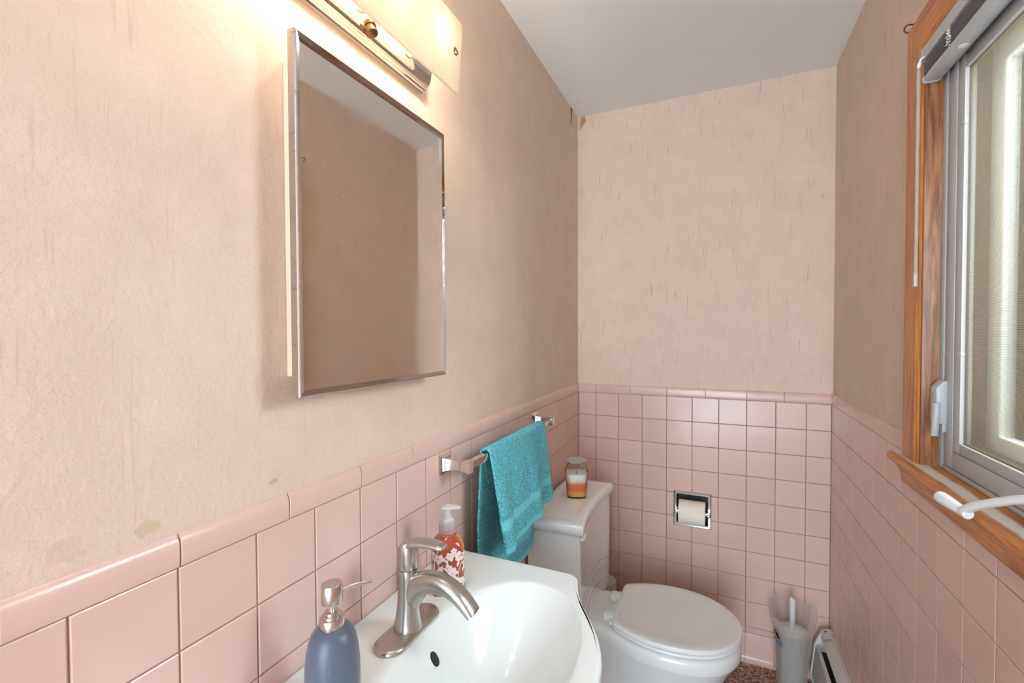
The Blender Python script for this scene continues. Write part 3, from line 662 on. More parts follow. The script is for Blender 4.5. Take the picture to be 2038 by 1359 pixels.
# spout
ctr = cr_interp([(FX+0.004, 0, 0.930), (FX+0.020, 0, 0.9525), (FX+0.040, 0, 0.9655), (FX+0.065, 0, 0.9705), (FX+0.090, 0, 0.9660), (FX+0.113, 0, 0.9535), (FX+0.131, 0, 0.9375), (FX+0.137, 0, 0.9315)], 5)
loops = []; nC = len(ctr)
for i, c_ in enumerate(ctr):
    d = (ctr[min(i+1, nC-1)]-ctr[max(i-1, 0)]).normalized(); up_ = Vector((-d.z, 0, d.x)); t = i/(nC-1)
    hw_ = 0.0155+0.0020*math.sin(min(1, t*1.3)*PI*0.5); hh = 0.0165*(1-t)**1.2+0.0085
    loops.append(sring((c_.x, FY, c_.z), (0, 1, 0), up_, hw_, hh, 2.5, 32))
b = nb(); rings(b, loops); obj('spout', b, M_nickel, fa, ang=45)
b = nb(); d = (ctr[-1]-ctr[-4]).normalized(); lathe(b, Vector((ctr[-1].x, FY, ctr[-1].z))-d*0.002, [(0.0075, 0), (0.0075, 0.003), (0.006, 0.0032)], n=24, axis=d); obj('aerator', b, M_dark, fa)
# handle cap + lever
b = nb(); loops = []
for z, rx, rot_ in ((0.9845, 0.0180, 0), (0.986, 0.0186, 0), (1.000, 0.0186, 0), (1.012, 0.0188, 0)):
    loops.append(sring((FX, FY, z), (1, 0, 0), (0, 1, 0), rx, rx, 2.1, 32))
# slanted top that rises towards the basin
for f_, rx in ((0.5, 0.0187), (1.0, 0.0178), (1.06, 0.0150)):
    lp = sring((FX, FY, 1.012), (1, 0, 0), (0, 1, 0), rx, rx, 2.1, 32)
    for v_ in lp: v_.z = 1.012+(0.008+0.55*(v_.x-(FX-0.018)))*f_
    loops.append(lp)
rings(b, loops)
lev = cr_interp([(FX-0.004, 0, 1.0235), (FX+0.012, 0, 1.0315), (FX+0.030, 0, 1.0355), (FX+0.050, 0, 1.0365), (FX+0.068, 0, 1.0360), (FX+0.078, 0, 1.0352)], 5)
loops = []
for i, c_ in enumerate(lev):
    d = (lev[min(i+1, len(lev)-1)]-lev[max(i-1, 0)]).normalized(); up_ = Vector((-d.z, 0, d.x)); t = i/(len(lev)-1)
    hw_ = 0.0172-0.0050*t; hh = 0.0075-0.0028*t
    if t > 0.9: hw_ *= 0.88; hh *= 0.85
    loops.append(sring((c_.x, FY, c_.z), (0, 1, 0), up_, hw_, hh, 3.0, 28))
rings(b, loops); obj('handle', b, M_nickel, fa, ang=45)
b = nb(); lathe(b, (FX, FY, 0.9825), [(0.0165, 0), (0.0165, 0.003)], n=40); obj('seam_ring', b, M_dark, fa)

# ------------------------------------------------------------------ blue-grey soap dispenser
BX, BY = 0.105, -1.683
sd = thing('soap_dispenser', 'frosted blue-grey glass soap bottle with a brushed metal pump near the mirror', 'soap dispenser', (BX, BY, ZS))
def frosted_blue():
    m = mat('frosted_blue_glass', (0.085, 0.105, 0.150), 0.38); n = N(m); v = n.coord()
    n.l(n.mix(n.math('MULTIPLY', n.ramp(n.noise(v, 260, 2, 0.6), [(0.70, (0, 0, 0)), (0.74, (1, 1, 1))]), 0.5), (0.085, 0.105, 0.150), (0.4, 0.42, 0.45)), n.b.inputs['Base Color'])
    n.b.inputs['Sheen Weight'].default_value = 0.25; n.b.inputs['Transmission Weight'].default_value = 0.12; return m
b = nb(); lathe(b, (BX, BY, ZS+0.0004), [(0.028, 0), (0.033, 0.0015), (0.0365, 0.006), (0.0385, 0.020), (0.0390, 0.040), (0.0384, 0.060), (0.0365, 0.080), (0.0335, 0.096), (0.0290, 0.107), (0.0225, 0.1135), (0.0190, 0.1150)], n=64); obj('bottle', b, frosted_blue(), sd, ang=60)
zc = ZS+0.1155
b = nb(); lathe(b, (BX, BY, zc-0.004), [(0.0150, 0), (0.0175, 0.0005), (0.0178, 0.002), (0.0178, 0.016), (0.0172, 0.0175), (0.0135, 0.018), (0.0132, 0.0215), (0.0105, 0.022), (0.0102, 0.0260), (0.0065, 0.0265)], n=48); obj('collar', b, M_nickel2, sd, ang=25)
b = nb(); lathe(b, (BX, BY, zc+0.021), [(0.0038, 0), (0.0038, 0.016)], n=20); obj('pump_stem', b, M_chrome, sd)
b = nb(); lathe(b, (BX, BY, zc+0.034), [(0.010, 0), (0.0148, 0.0006), (0.0152, 0.002), (0.0150, 0.026), (0.0140, 0.0282), (0.004, 0.0290)], n=48)
tube(b, cr_interp([(BX+0.010, BY+0.010, zc+0.050), (BX+0.020, BY+0.022, zc+0.0525), (BX+0.030, BY+0.034, zc+0.0525), (BX+0.037, BY+0.043, zc+0.0515)], 5), [0.0034]*8+[0.003]*8, 14)
obj('pump_head', b, M_nickel2, sd, ang=30)

# ------------------------------------------------------------------ orange floral foaming soap
OX, OY = 0.096, -1.352; OR = math.atan2(-2.18-OY, 0.62-OX)+0.10
os_ = thing('soap_bottle', 'orange foaming hand soap bottle with white flowers and a clear pump behind the faucet', 'soap bottle', (OX, OY, ZS))
def orange_mat():
    m = mat('orange_soap', (0.62, 0.13, 0.03), 0.12); n = N(m); tc = n.n('ShaderNodeTexCoord'); s = n.n('ShaderNodeSeparateXYZ'); n.l(tc.outputs['Object'], s.inputs[0])
    v = n.coord(); f = n.math('ADD', s.outputs[1], n.math('MULTIPLY', n.math('SUBTRACT', n.noise(v, 30, 2), 0.5), 0.02))
    n.l(n.ramp(n.math('ADD', n.math('MULTIPLY', f, 18), 0.5), [(0.35, (0.38, 0.055, 0.025)), (0.55, (0.66, 0.17, 0.04)), (0.75, (0.88, 0.44, 0.22))]), n.b.inputs['Base Color'])
    n.b.inputs['Coat Weight'].default_value = 0.6; n.b.inputs['Coat Roughness'].default_value = 0.03; return m
M_orange = orange_mat()
oprof = [(0.0315, 0.010), (0.0335, 0.012), (0.0342, 0.020), (0.0342, 0.080), (0.0338, 0.090), (0.0315, 0.100), (0.0270, 0.108), (0.0215, 0.1135), (0.0175, 0.1165)]
es = [4.0, 4.0, 4.0, 4.0, 3.6, 3.0, 2.5, 2.1, 2.0]
b = nb(); lathe(b, (OX, OY, ZS), oprof, n=64, e=es, rot=OR); obj('bottle', b, M_orange, os_, ang=60)
b = nb(); lathe(b, (OX, OY, ZS+0.0004), [(0.031, 0), (0.0345, 0.001), (0.0355, 0.003), (0.0352, 0.0095)], n=64, e=4.0, rot=OR); obj('base', b, mat('clear_white_base', (0.72, 0.70, 0.68), 0.15, Transmission_Weight=0.3), os_)
# floral print wrapped on the bottle wall
def wall_pt(ang, z, off=0.0006):
    h_ = z; r = None
    for i in range(len(oprof)-1):
        if oprof[i][1] <= h_ <= oprof[i+1][1]:
            t = (h_-oprof[i][1])/(oprof[i+1][1]-oprof[i][1]); r = oprof[i][0]*(1-t)+oprof[i+1][0]*t; e_ = es[i]*(1-t)+es[i+1]*t; break
    if r is None: r, e_ = 0.034, 4.0
    c_, s_ = abs(math.cos(ang)), abs(math.sin(ang)); rad = r*(c_**e_+s_**e_)**(-1/e_)+off
    a = ang; q = Vector((math.cos(a)*rad, math.sin(a)*rad, 0)); 
    # same frame as lathe(): a = z x x, etc.
    A_ = Vector((0, 0, 1)).cross(Vector((1, 0, 0))); B_ = Vector((0, 0, 1)).cross(A_)
    rv = A_*math.cos(OR)+B_*math.sin(OR); uv = -A_*math.sin(OR)+B_*math.cos(OR)
    return Vector((OX, OY, ZS+h_))+rv*q.x+uv*q.y
def patch(bm, ang, z, shape, mat_=0, off=0.0006):
    """shape: list of (s, t) metres along the wall and up, fanned from its centre"""
    pts = [wall_pt(ang+s/0.036, z+t, off) for s, t in shape]; c_ = wall_pt(ang, z, off+0.0002)
    vs = [bm.verts.new(p) for p in pts]; cv = bm.verts.new(c_)
    for i in range(len(vs)): f = bm.faces.new((vs[i], vs[(i+1) % len(vs)], cv)); f.material_index = mat_
def flower(R, k=5, n=40, ph=0): return [(R*(0.62+0.38*abs(math.cos(k/2*(2*PI*i/n)+ph)))*math.cos(2*PI*i/n), R*(0.62+0.38*abs(math.cos(k/2*(2*PI*i/n)+ph)))*math.sin(2*PI*i/n)) for i in range(n)]
def leaf(L_, w_, th, n=14):
    o_ = []
    for i in range(n): t = 2*PI*i/n; x = L_/2*math.cos(t); y = w_/2*math.sin(t)*(1-0.35*math.cos(t)); o_.append((x*math.cos(th)-y*math.sin(th), x*math.sin(th)+y*math.cos(th)))
    return o_
b = nb(); rnd = random.Random(3)
for q in range(4):
    for (da, z, R) in ((-0.55, 0.078, 0.0105), (-0.05, 0.083, 0.0085), (0.55, 0.080, 0.0105), (0.2, 0.046, 0.0110), (-0.42, 0.050, 0.006), (0.62, 0.028, 0.007), (0.30, 0.092, 0.007)):
        a = q*PI/2+da+rnd.uniform(-0.06, 0.06); patch(b, a, z+rnd.uniform(-0.003, 0.003), flower(R, 5, 40, rnd.random()*3)); patch(b, a, z, flower(R*0.25, 5, 12), 1, 0.0010)
    for k in range(28):
        a = q*PI/2+rnd.uniform(-0.78, 0.78); z = rnd.uniform(0.018, 0.084); patch(b, a, z, leaf(rnd.uniform(0.013, 0.021), rnd.uniform(0.004, 0.0062), rnd.uniform(0.6, 2.5)), 0, 0.0004)
    for k in range(4):
        a0 = q*PI/2-0.5+0.35*k; prev = None
        for i in range(12):
            z = 0.016+i*0.006; a = a0+0.16*math.sin(i*0.35+k)+0.02*i*(1 if k % 2 else -1); p1, p2 = wall_pt(a-0.018, z, 0.0005), wall_pt(a+0.018, z, 0.0005); c2 = (b.verts.new(p1), b.verts.new(p2))
            if prev: b.faces.new((prev[0], prev[1], c2[1], c2[0]))
            prev = c2
obj('floral_print', b, [mat('pale_print', (0.80, 0.70, 0.66), 0.35), mat('flower_centre', (0.75, 0.42, 0.3), 0.4)], os_, recalc=False)
zo = ZS+0.1165
b = nb(); lathe(b, (OX, OY, zo-0.001), [(0.0178, 0), (0.0192, 0.0005), (0.0192, 0.0035), (0.0180, 0.004)], n=40); obj('rose_gold_band', b, mat('rose_gold', (0.75, 0.42, 0.30), 0.15, 1), os_)
b = nb(); lathe(b, (OX, OY, zo+0.0030), [(0.0180, 0), (0.0190, 0.0008), (0.0186, 0.0035), (0.0190, 0.006), (0.0186, 0.009), (0.0188, 0.0115), (0.0180, 0.013)], n=40); obj('screw_collar', b, mat('pink_collar', (0.62, 0.36, 0.36), 0.25, Transmission_Weight=0.3), os_)
M_cp = mat('clear_pump_plastic', (0.80, 0.76, 0.74), 0.12, Transmission_Weight=0.55, IOR=1.2)
b = nb(); lathe(b, (OX, OY, zo+0.016), [(0.0182, 0), (0.0185, 0.004), (0.0170, 0.011), (0.0125, 0.0165), (0.0095, 0.019), (0.0090, 0.036), (0.0085, 0.037)], n=40); obj('pump_cap', b, M_cp, os_, ang=50)
b = nb(); hd = Vector((0.93, 0.36, 0)).normalized(); sdv = Vector((-hd.y, hd.x, 0)); c0 = Vector((OX, OY, zo+0.0555))
rings(b, [sring(c0+hd*t, sdv, (0, 0, 1), w_, h_, 2.6, 24) for t, w_, h_ in ((-0.0125, 0.006, 0.0028), (-0.010, 0.0115, 0.0045), (0.0, 0.0130, 0.0052), (0.010, 0.0110, 0.0046), (0.020, 0.0068, 0.0038), (0.027, 0.0055, 0.0032), (0.0285, 0.0040, 0.0022))]); obj('pump_nozzle', b, M_cp, os_, ang=50)

# ------------------------------------------------------------------ towel bar
tb = thing('towel_bar', 'square chrome towel bar fixed to the tiled left wall', 'towel bar', (0, -0.91, 1.09))
ZB = 1.088; XB = 0.068
for y in (-1.216, -0.604):
    pst = thing('bracket', None, None, (0, 0, 0)); pst.parent = tb; pst.location = Vector((0, y, ZB))-tb.location
    b = nb()
    rings(b, [[Vector((x, y+s_*w_, ZB+t_*w_)) for s_, t_ in ((-1, -1), (1, -1), (1, 1), (-1, 1))] for x, w_ in ((0.0, 0.026), (0.003, 0.026), (0.0055, 0.0225), (0.0075, 0.0165), (0.0115, 0.0155))]); obj('wall_plate', b, M_chrome, pst, ang=15)
    b = nb(); loops = []
    for t in range(13):
        x = 0.0105+(XB+0.010-0.0105)*t/12; ww = 0.0125-0.0055*math.sin(PI*min(1, t/12))*0.8; hh = 0.0155-0.0045*math.sin(PI*t/12)
        if t >= 11: ww = 0.0105
        loops.append([Vector((x, y+s_*ww, ZB+t_*hh)) for s_, t_ in ((-1, -1), (1, -1), (1, 1), (-1, 1))])
    rings(b, loops); bmesh.ops.bevel(b, geom=[e_ for e_ in b.edges if len(e_.link_faces) == 2 and e_.calc_face_angle(0) > 0.8], offset=0.0015, segments=2, affect='EDGES'); obj('post', b, M_chrome_old if y < -1 else M_chrome, pst, ang=25)
b = nb(); box(b, XB-0.0085, XB+0.0085, -1.212, -0.608, ZB-0.0085, ZB+0.0095, 0.001); obj('bar', b, M_chrome, tb, ang=30)

# ------------------------------------------------------------------ towel
def towel_mat():
    m = mat('turquoise_terry', (0.06, 0.42, 0.50), 0.9); n = N(m); tc = n.n('ShaderNodeTexCoord'); s = n.n('ShaderNodeSeparateXYZ'); n.l(tc.outputs['UV'], s.inputs[0])
    v = n.coord(); U = s.outputs[0]; V = s.outputs[1]
    def band(a, b_, src=V): return n.math('MULTIPLY', n.math('GREATER_THAN', src, a), n.math('LESS_THAN', src, b_))
    flat = None
    for a, b_ in BANDS:
        q = band(a, b_); flat = q if flat is None else n.math('MAXIMUM', flat, q)
    fz = n.noise(v, 300, 2, 0.75)
    terry = n.ramp(fz, [(0.36, (0.015, 0.19, 0.25)), (0.5, (0.09, 0.46, 0.54)), (0.62, (0.26, 0.70, 0.76))])
    rib = n.n('ShaderNodeTexWave', bands_direction='Y', i_Scale=60); n.l(tc.outputs['UV'], rib.inputs['Vector'])
    band_c = n.mix(rib.outputs['Fac'], (0.12, 0.54, 0.63), (0.20, 0.64, 0.72))
    n.l(n.mix(flat, terry, band_c), n.b.inputs['Base Color']); n.b.inputs['Sheen Weight'].default_value = 0.5; n.b.inputs['Sheen Tint'].default_value = (0.5, 0.9, 1, 1)
    n.b.inputs['Specular IOR Level'].default_value = 0.1
    n.bump(n.math('MULTIPLY', fz, n.math('SUBTRACT', 1.0, n.math('MULTIPLY', flat, 0.8))), 0.9, 0.003); return m
LF, LR = 0.262, 0.425            # front drop, rear drop
LT = LF+LR+0.038
BANDS = [(0.0, 0.016), (0.058, 0.082), (LT-0.016, LT), (LT-0.082, LT-0.058)]
TY0, TY1 = -1.122, -0.716
NU, NV = 130, 232
b = nb(); uvl = b.loops.layers.uv.new('UVMap'); G_ = []
for j in range(NV+1):
    s = LT*j/NV; row = []          # s=0 front hem ... LT rear hem
    for i in range(NU+1):
        u = i/NU; y = TY0+(TY1-TY0)*u
        if s < LF:                 # front drop
            d = LF-s; f = d/LF
            swing = 0.014+0.034*f
            x = XB+swing+f*(0.009*math.sin(u*11+1.0)+0.010*math.sin(u*5.2+0.4)+0.005*math.sin(u*21))
            z = ZB+0.012-d; y2 = y-0.008*f*math.sin(u*6)+0.010*f*(1-u)*0+0.012*f*u
            nx = Vector((1, 0, 0.1))
        elif s < LF+0.038:         # over the bar
            a = (s-LF)/0.038*PI; x = XB+0.0135*math.cos(a); z = ZB+0.012+0.006*math.sin(a); y2 = y; nx = Vector((math.cos(a), 0, math.sin(a)))
        else:
            d = s-LF-0.038; f = d/LR
            x = XB-0.0135-0.012*min(1, f*2)+f*(0.004*math.sin(u*9+2)+0.003*math.sin(u*17)); z = ZB+0.012-d; y2 = y+0.004*math.sin(u*7)*f-0.0*f
            nx = Vector((-1, 0, 0))
        inband = any(a_ <= s <= b_ for a_, b_ in BANDS)
        amp = 0.0002 if inband else 0.0016
        pnt = Vector((x, y2, z))
        k = noise.noise(Vector((u*95, s*235, 1.7)))+0.6*noise.noise(Vector((u*210, s*450, 4.2)))
        pnt += nx.normalized()*(amp*k*1.6+(-0.0012 if inband else 0))
        row.append(b.verts.new(pnt))
    G_.append(row)
for j in range(NV):
    for i in range(NU):
        f = b.faces.new((G_[j][i], G_[j][i+1], G_[j+1][i+1], G_[j+1][i]))
        for lp, (ii, jj) in zip(f.loops, ((i, j), (i+1, j), (i+1, j+1), (i, j+1))): lp[uvl].uv = ((TY1-TY0)*ii/NU, LT*jj/NV)
tw = obj('towel', b, towel_mat(), recalc=False)
rebase(tw, (XB, -0.92, ZB+0.02))
sm = tw.modifiers.new('thickness', 'SOLIDIFY'); sm.thickness = 0.0052; sm.offset = 0.0
tag(tw, 'turquoise terry hand towel hanging over the chrome towel bar', 'towel')

# ------------------------------------------------------------------ toilet
TYC = -0.467
to = thing('toilet', 'white toilet with a closed lid in the corner beyond the sink', 'toilet', (0.35, TYC, 0))
def halfloop(prof, z, k=4):
    """symmetric outline from (x, halfwidth) list; returns closed loop"""
    c_ = cr_interp([(x, w_, 0) for x, w_ in prof], k)
    return [Vector((p.x, TYC+max(p.y, 0), z)) for p in c_]+[Vector((p.x, TYC-max(p.y, 0), z)) for p in reversed(c_[:-1])]
rim = [(0.055, 0.090), (0.12, 0.108), (0.19, 0.118), (0.245, 0.128), (0.30, 0.150), (0.37, 0.178), (0.45, 0.190), (0.53, 0.186), (0.60, 0.165), (0.65, 0.130), (0.685, 0.078), (0.697, 0.035), (0.699, 0.0)]
foot = [(0.09, 0.082), (0.12, 0.092), (0.16, 0.098), (0.20, 0.102), (0.25, 0.104), (0.31, 0.106), (0.37, 0.108), (0.42, 0.106), (0.47, 0.098), (0.505, 0.080), (0.53, 0.052), (0.54, 0.025), (0.542, 0.0)]
waist = [(0.085, 0.078), (0.12, 0.084), (0.16, 0.086), (0.21, 0.088), (0.27, 0.095), (0.34, 0.112), (0.41, 0.124), (0.48, 0.122), (0.54, 0.108), (0.58, 0.084), (0.605, 0.052), (0.617, 0.025), (0.62, 0.0)]
def lerp(A_, B_, t): return [(a[0]*(1-t)+c_[0]*t, a[1]*(1-t)+c_[1]*t) for a, c_ in zip(A_, B_)]
def inset(A_, d): 
    cx_ = 0.42; return [((x+d if x < 0.1 else x-d*(max(0, (x-0.5))/0.2)), max(0, w_-d) if w_ > 0 else 0) for x, w_ in A_]
b = nb()
L = [halfloop(foot, 0.0), halfloop(foot, 0.02), halfloop(lerp(foot, waist, 0.35), 0.06), halfloop(waist, 0.15), halfloop(lerp(waist, rim, 0.22), 0.205), halfloop(lerp(waist, rim, 0.50), 0.255), halfloop(inset(lerp(waist, rim, 0.80), 0.004), 0.298), halfloop(inset(lerp(waist, rim, 0.90), 0.006), 0.312), halfloop(inset(rim, 0.010), 0.318), halfloop(inset(rim, 0.002), 0.320), halfloop(rim, 0.326), halfloop(rim, 0.352), halfloop(inset(rim, 0.003), 0.362), halfloop(inset(rim, 0.010), 0.367), halfloop(inset(rim, 0.025), 0.368)]
# the rim falls towards the tank: deck sits slightly lower
rings(b, L); bowl = obj('bowl', b, M_porc_t, to, ang=50)
# seat + lid
lidp = [(0.285, 0.112), (0.290, 0.128), (0.305, 0.140), (0.335, 0.156), (0.375, 0.172), (0.425, 0.184), (0.48, 0.187), (0.54, 0.180), (0.60, 0.159), (0.645, 0.126), (0.680, 0.082), (0.698, 0.038), (0.702, 0.0)]
def sc(A_, d): return [(x+d*0.5 if x < 0.30 else x-d*max(0, (x-0.45)/0.25), max(0, w_-d) if w_ > 0 else 0) for x, w_ in A_]
b = nb(); rings(b, [halfloop(sc(lidp, d_), z) for d_, z in ((0.014, 0.3695), (0.006, 0.3702), (0.0025, 0.373), (0.0025, 0.378), (0.006, 0.3820), (0.014, 0.3828))]); obj('seat', b, M_seat, to, ang=50)
b = nb(); rings(b, [halfloop(sc(lidp, d_), z) for d_, z in ((0.008, 0.3862), (0.002, 0.3866), (0.0, 0.388), (0.0, 0.3990), (0.0010, 0.4010), (0.0035, 0.4020), (0.028, 0.4024), (0.033, 0.4014), (0.09, 0.4018))]); obj('lid', b, M_seat, to, ang=50)
for s in (-1, 1):
    b = nb(); box(b, 0.246, 0.286, TYC+s*0.066-0.019, TYC+s*0.066+0.019, 0.3675, 0.391, 0.004, 3); hg = obj('hinge', b, M_seat, to)
b = nb(); box(b, 0.270, 0.284, TYC-0.105, TYC+0.105, 0.370, 0.382, 0.003); obj('hinge_bar', b, M_seat, to)
# tank: front face is gently hollow, bottom corners swept in
def tank_loop(hw, xb, xf, z, bow=0.020, r=0.012, n=16):
    o_ = []
    for i in range(n+1):
        t = -1+2*i/n; y = t*(hw); xx = xf+bow*(abs(t)**2.2)-bow*0.0
        if i in (0, n): o_.append(Vector((xx-r, TYC+y, z)))
        if i == 0: o_.append(Vector((xx-r*0.3, TYC+y+r*0.25, z)))
        elif i == n: o_.insert(len(o_)-1, Vector((xx-r*0.3, TYC+y-r*0.25, z)))
        else: o_.append(Vector((xx, TYC+y, z)))
    o_.append(Vector((xb, TYC+hw*0.99, z))); o_.append(Vector((xb, TYC-hw*0.99, z)))
    return o_
b = nb(); rings(b, [tank_loop(hw, 0.012, xf, z, bow) for hw, xf, z, bow in ((0.112, 0.170, 0.300, 0.004), (0.122, 0.180, 0.312, 0.006), (0.160, 0.184, 0.325, 0.010), (0.200, 0.187, 0.338, 0.016), (0.213, 0.1875, 0.345, 0.018), (0.220, 0.188, 0.358, 0.018), (0.226, 0.188, 0.50, 0.018), (0.231, 0.188, 0.62, 0.018), (0.235, 0.187, 0.728, 0.018))]); tk = obj('tank', b, M_porc_t, to, ang=40)
b = nb(); ll = []
for hw, xb, xf, z, bow in ((0.234, 0.012, 0.187, 0.7285, 0.018), (0.241, 0.010, 0.194, 0.7290, 0.021), (0.2435, 0.009, 0.1965, 0.7320, 0.022), (0.2445, 0.008, 0.1975, 0.7450, 0.023), (0.2440, 0.008, 0.1970, 0.7580, 0.023), (0.2415, 0.010, 0.1945, 0.7635, 0.023), (0.236, 0.014, 0.189, 0.7655, 0.022), (0.215, 0.028, 0.172, 0.7655, 0.016), (0.205, 0.034, 0.163, 0.7635, 0.010), (0.195, 0.040, 0.155, 0.7625, 0.004)):
    ll.append(tank_loop(hw, xb, xf, z, bow))
rings(b, ll); obj('tank_lid', b, M_porc_t, to, ang=50)
# flush lever at the near corner
b = nb(); rings(b, [sring((0.207+t*0.0, TYC-0.226+t, 0.716), (1, 0, 0), (0, 0, 1), a_, c_, 2.4, 20) for t, a_, c_ in ((-0.010, 0.004, 0.002), (-0.008, 0.008, 0.0055), (0.0, 0.010, 0.0070), (0.03, 0.008, 0.0065), (0.045, 0.006, 0.0050), (0.048, 0.003, 0.003))]); obj('flush_lever', b, M_seat, to)
# swept grooves at the base of the tank front, shade painted in grey
M_rel = mat('relief_shade', (0.34, 0.34, 0.33), 0.3)
for z_ in (0.500, 0.462, 0.415):
    pts = []
    for k in range(31):
        y = -0.222+0.444*k/30; hw = 0.2255; pts.append((0.188+0.018*(abs(y)/hw)**2.2-0.0004, TYC+y, z_-0.95*y*y))
    b = nb(); tube(b, pts, 0.0016, 8); obj('relief_shade_line', b, M_rel, tk)
for s in (-1, 1):
    b = nb(); lathe(b, (0.30, TYC+s*0.118, 0.0), [(0.014, 0), (0.014, 0.006), (0.010, 0.013), (0.003, 0.016)], n=20); obj('bolt_cap', b, M_seat, to)

# ------------------------------------------------------------------ candle jar
JX, JY, JZ = 0.112, -0.428, 0.7628
cj = thing('candle_jar', 'square glass candle jar of white, orange and yellow wax on the toilet tank', 'candle', (JX, JY, JZ))
JR = 0.35; 
ip = [(0.034, 0.0045), (0.0375, 0.007), (0.0415, 0.055), (0.0435, 0.082), (0.0445, 0.100)]
def wax_mat():
    m = mat('layered_wax', (0.8, 0.7, 0.6), 0.45); n = N(m); tc = n.n('ShaderNodeTexCoord'); s = n.n('ShaderNodeSeparateXYZ'); n.l(tc.outputs['Object'], s.inputs[0])
    h_ = n.math('ADD', s.outputs[2], n.math('MULTIPLY', n.math('SUBTRACT', n.noise(n.coord(), 25, 2), 0.5), 0.012))
    n.l(n.ramp(n.math('MULTIPLY', h_, 10.0), [(0.0, (0.85, 0.42, 0.12)), (0.22, (0.86, 0.42, 0.13)), (0.33, (0.80, 0.20, 0.075)), (0.55, (0.82, 0.24, 0.11)), (0.68, (0.84, 0.66, 0.58)), (0.8, (0.84, 0.80, 0.76))]), n.b.inputs['Base Color'])
    n.b.inputs['Subsurface Weight'].default_value = 0.25; n.b.inputs['Subsurface Radius'].default_value = (0.01, 0.006, 0.004); return m
b = nb(); lathe(b, (JX, JY, JZ), [(0.030, 0.0055), (0.0365, 0.0065), (0.0385, 0.030), (0.0405, 0.060), (0.0420, 0.092), (0.0405, 0.0935), (0.010, 0.088)], n=56, e=[4, 4, 3.8, 3.4, 2.6, 2.6, 2.2], rot=JR); obj('wax', b, wax_mat(), cj, ang=60)
b = nb(); tube(b, [(JX, JY, JZ+0.086), (JX+0.001, JY, JZ+0.095), (JX+0.003, JY, JZ+0.100)], 0.0012, 8); obj('wick', b, M_black, cj)
b = nb(); lathe(b, (JX, JY, JZ), [(0.030, 0.0006), (0.036, 0.001), (0.0378, 0.004), (0.0400, 0.030), (0.0422, 0.062), (0.0440, 0.092), (0.0440, 0.104), (0.0400, 0.116), (0.0345, 0.123), (0.0335, 0.131), (0.0350, 0.134), (0.0350, 0.138)], n=56, e=[4, 4, 4, 3.8, 3.4, 2.7, 2.4, 2.1, 2, 2, 2, 2], rot=JR, cap1=False); obj('jar', b, M_jar, cj, ang=50)
M_lidg = mat('glass_lid', (0.75, 0.80, 0.77), 0.06, Transmission_Weight=0.8, IOR=1.35)
b = nb(); lathe(b, (JX, JY, JZ+0.1385), [(0.032, -0.004), (0.033, 0.0), (0.0395, 0.0005), (0.0405, 0.003), (0.0395, 0.006), (0.036, 0.0085), (0.030, 0.0115), (0.020, 0.0145), (0.008, 0.0155)], n=56); obj('jar_lid', b, M_lidg, cj, ang=50)

# ------------------------------------------------------------------ recessed paper holder + roll
ph = thing('paper_holder', 'recessed chrome toilet paper holder in the tiled back wall', 'paper holder', (0.52, 0, 0.617))
b = nb(); x0_, x1_, z0_, z1_ = 0.442, 0.598, 0.538, 0.695
def rect_loop(x0, x1, z0, z1, y, r, n=5):
    o_ = []
    for cx_, cz_, a0 in ((x1-r, z0+r, -PI/2), (x1-r, z1-r, 0), (x0+r, z1-r, PI/2), (x0+r, z0+r, PI)):
        for i in range(n+1): a = a0+PI/2*i/n; o_.append(Vector((cx_+r*math.cos(a), y, cz_+r*math.sin(a))))
    return o_
rings(b, [rect_loop(x0_, x1_, z0_, z1_, 0.001, 0.002), rect_loop(x0_, x1_, z0_, z1_, -0.0015, 0.002), rect_loop(x0_+0.003, x1_-0.003, z0_+0.003, z1_-0.003, -0.0045, 0.003), rect_loop(x0_+0.012, x1_-0.012, z0_+0.012, z1_-0.012, -0.0045, 0.008), rect_loop(x0_+0.0145, x1_-0.0145, z0_+0.0155, z1_-0.0135, -0.001, 0.008), rect_loop(x0_+0.0155, x1_-0.0155, z0_+0.0165, z1_-0.0145, 0.055, 0.012)], cap0=False, cap1=True); obj('flange', b, M_chrome_dull, ph, ang=30)
b = nb(); rings(b, [rect_loop(x0_+0.0165, x1_-0.0165, z0_+0.0175, z1_-0.0155, 0.0015, 0.008), rect_loop(x0_+0.0165, x1_-0.0165, z0_+0.0175, z1_-0.0155, 0.0538, 0.012)], cap0=False, cap1=True); obj('recess_lining', b, M_dark, ph)
for x, s in ((x0_+0.006, 1), (x1_-0.006, -1)):
    b = nb(); box(b, min(x-s*0.003, x+s*0.014), max(x-s*0.003, x+s*0.014), -0.024, -0.002, 0.5985, 0.6185, 0.003, 3); obj('roller_arm', b, M_chrome, ph)
b = nb(); lathe(b, (0.4605, -0.015, 0.6085), [(0.009, 0), (0.009, 0.119)], n=24, axis=(1, 0, 0)); obj('roller', b, M_chrome, ph)
M_paper = mat('toilet_paper', (0.90, 0.80, 0.70), 0.95); nn = N(M_paper); nn.bump(nn.noise(nn.coord(), 260, 3), 0.3, 0.001)
M_paper2 = mat('spare_toilet_paper', (0.70, 0.68, 0.66), 0.95)
b = nb(); RC = (0.4655, -0.015, 0.6085)
L = []
for r_, h_ in ((0.019, 0.0), (0.0505, 0.0), (0.052, 0.0015), (0.052, 0.1075), (0.0505, 0.109), (0.019, 0.109)): L.append([Vector((RC[0]+h_, RC[1]+r_*math.cos(2*PI*i/64), RC[2]+r_*math.sin(2*PI*i/64))) for i in range(64)])
L.append([v_.copy() for v_ in L[0]]); rings(b, L, cap0=False, cap1=False)
bmesh.ops.remove_doubles(b, verts=b.verts, dist=1e-6)
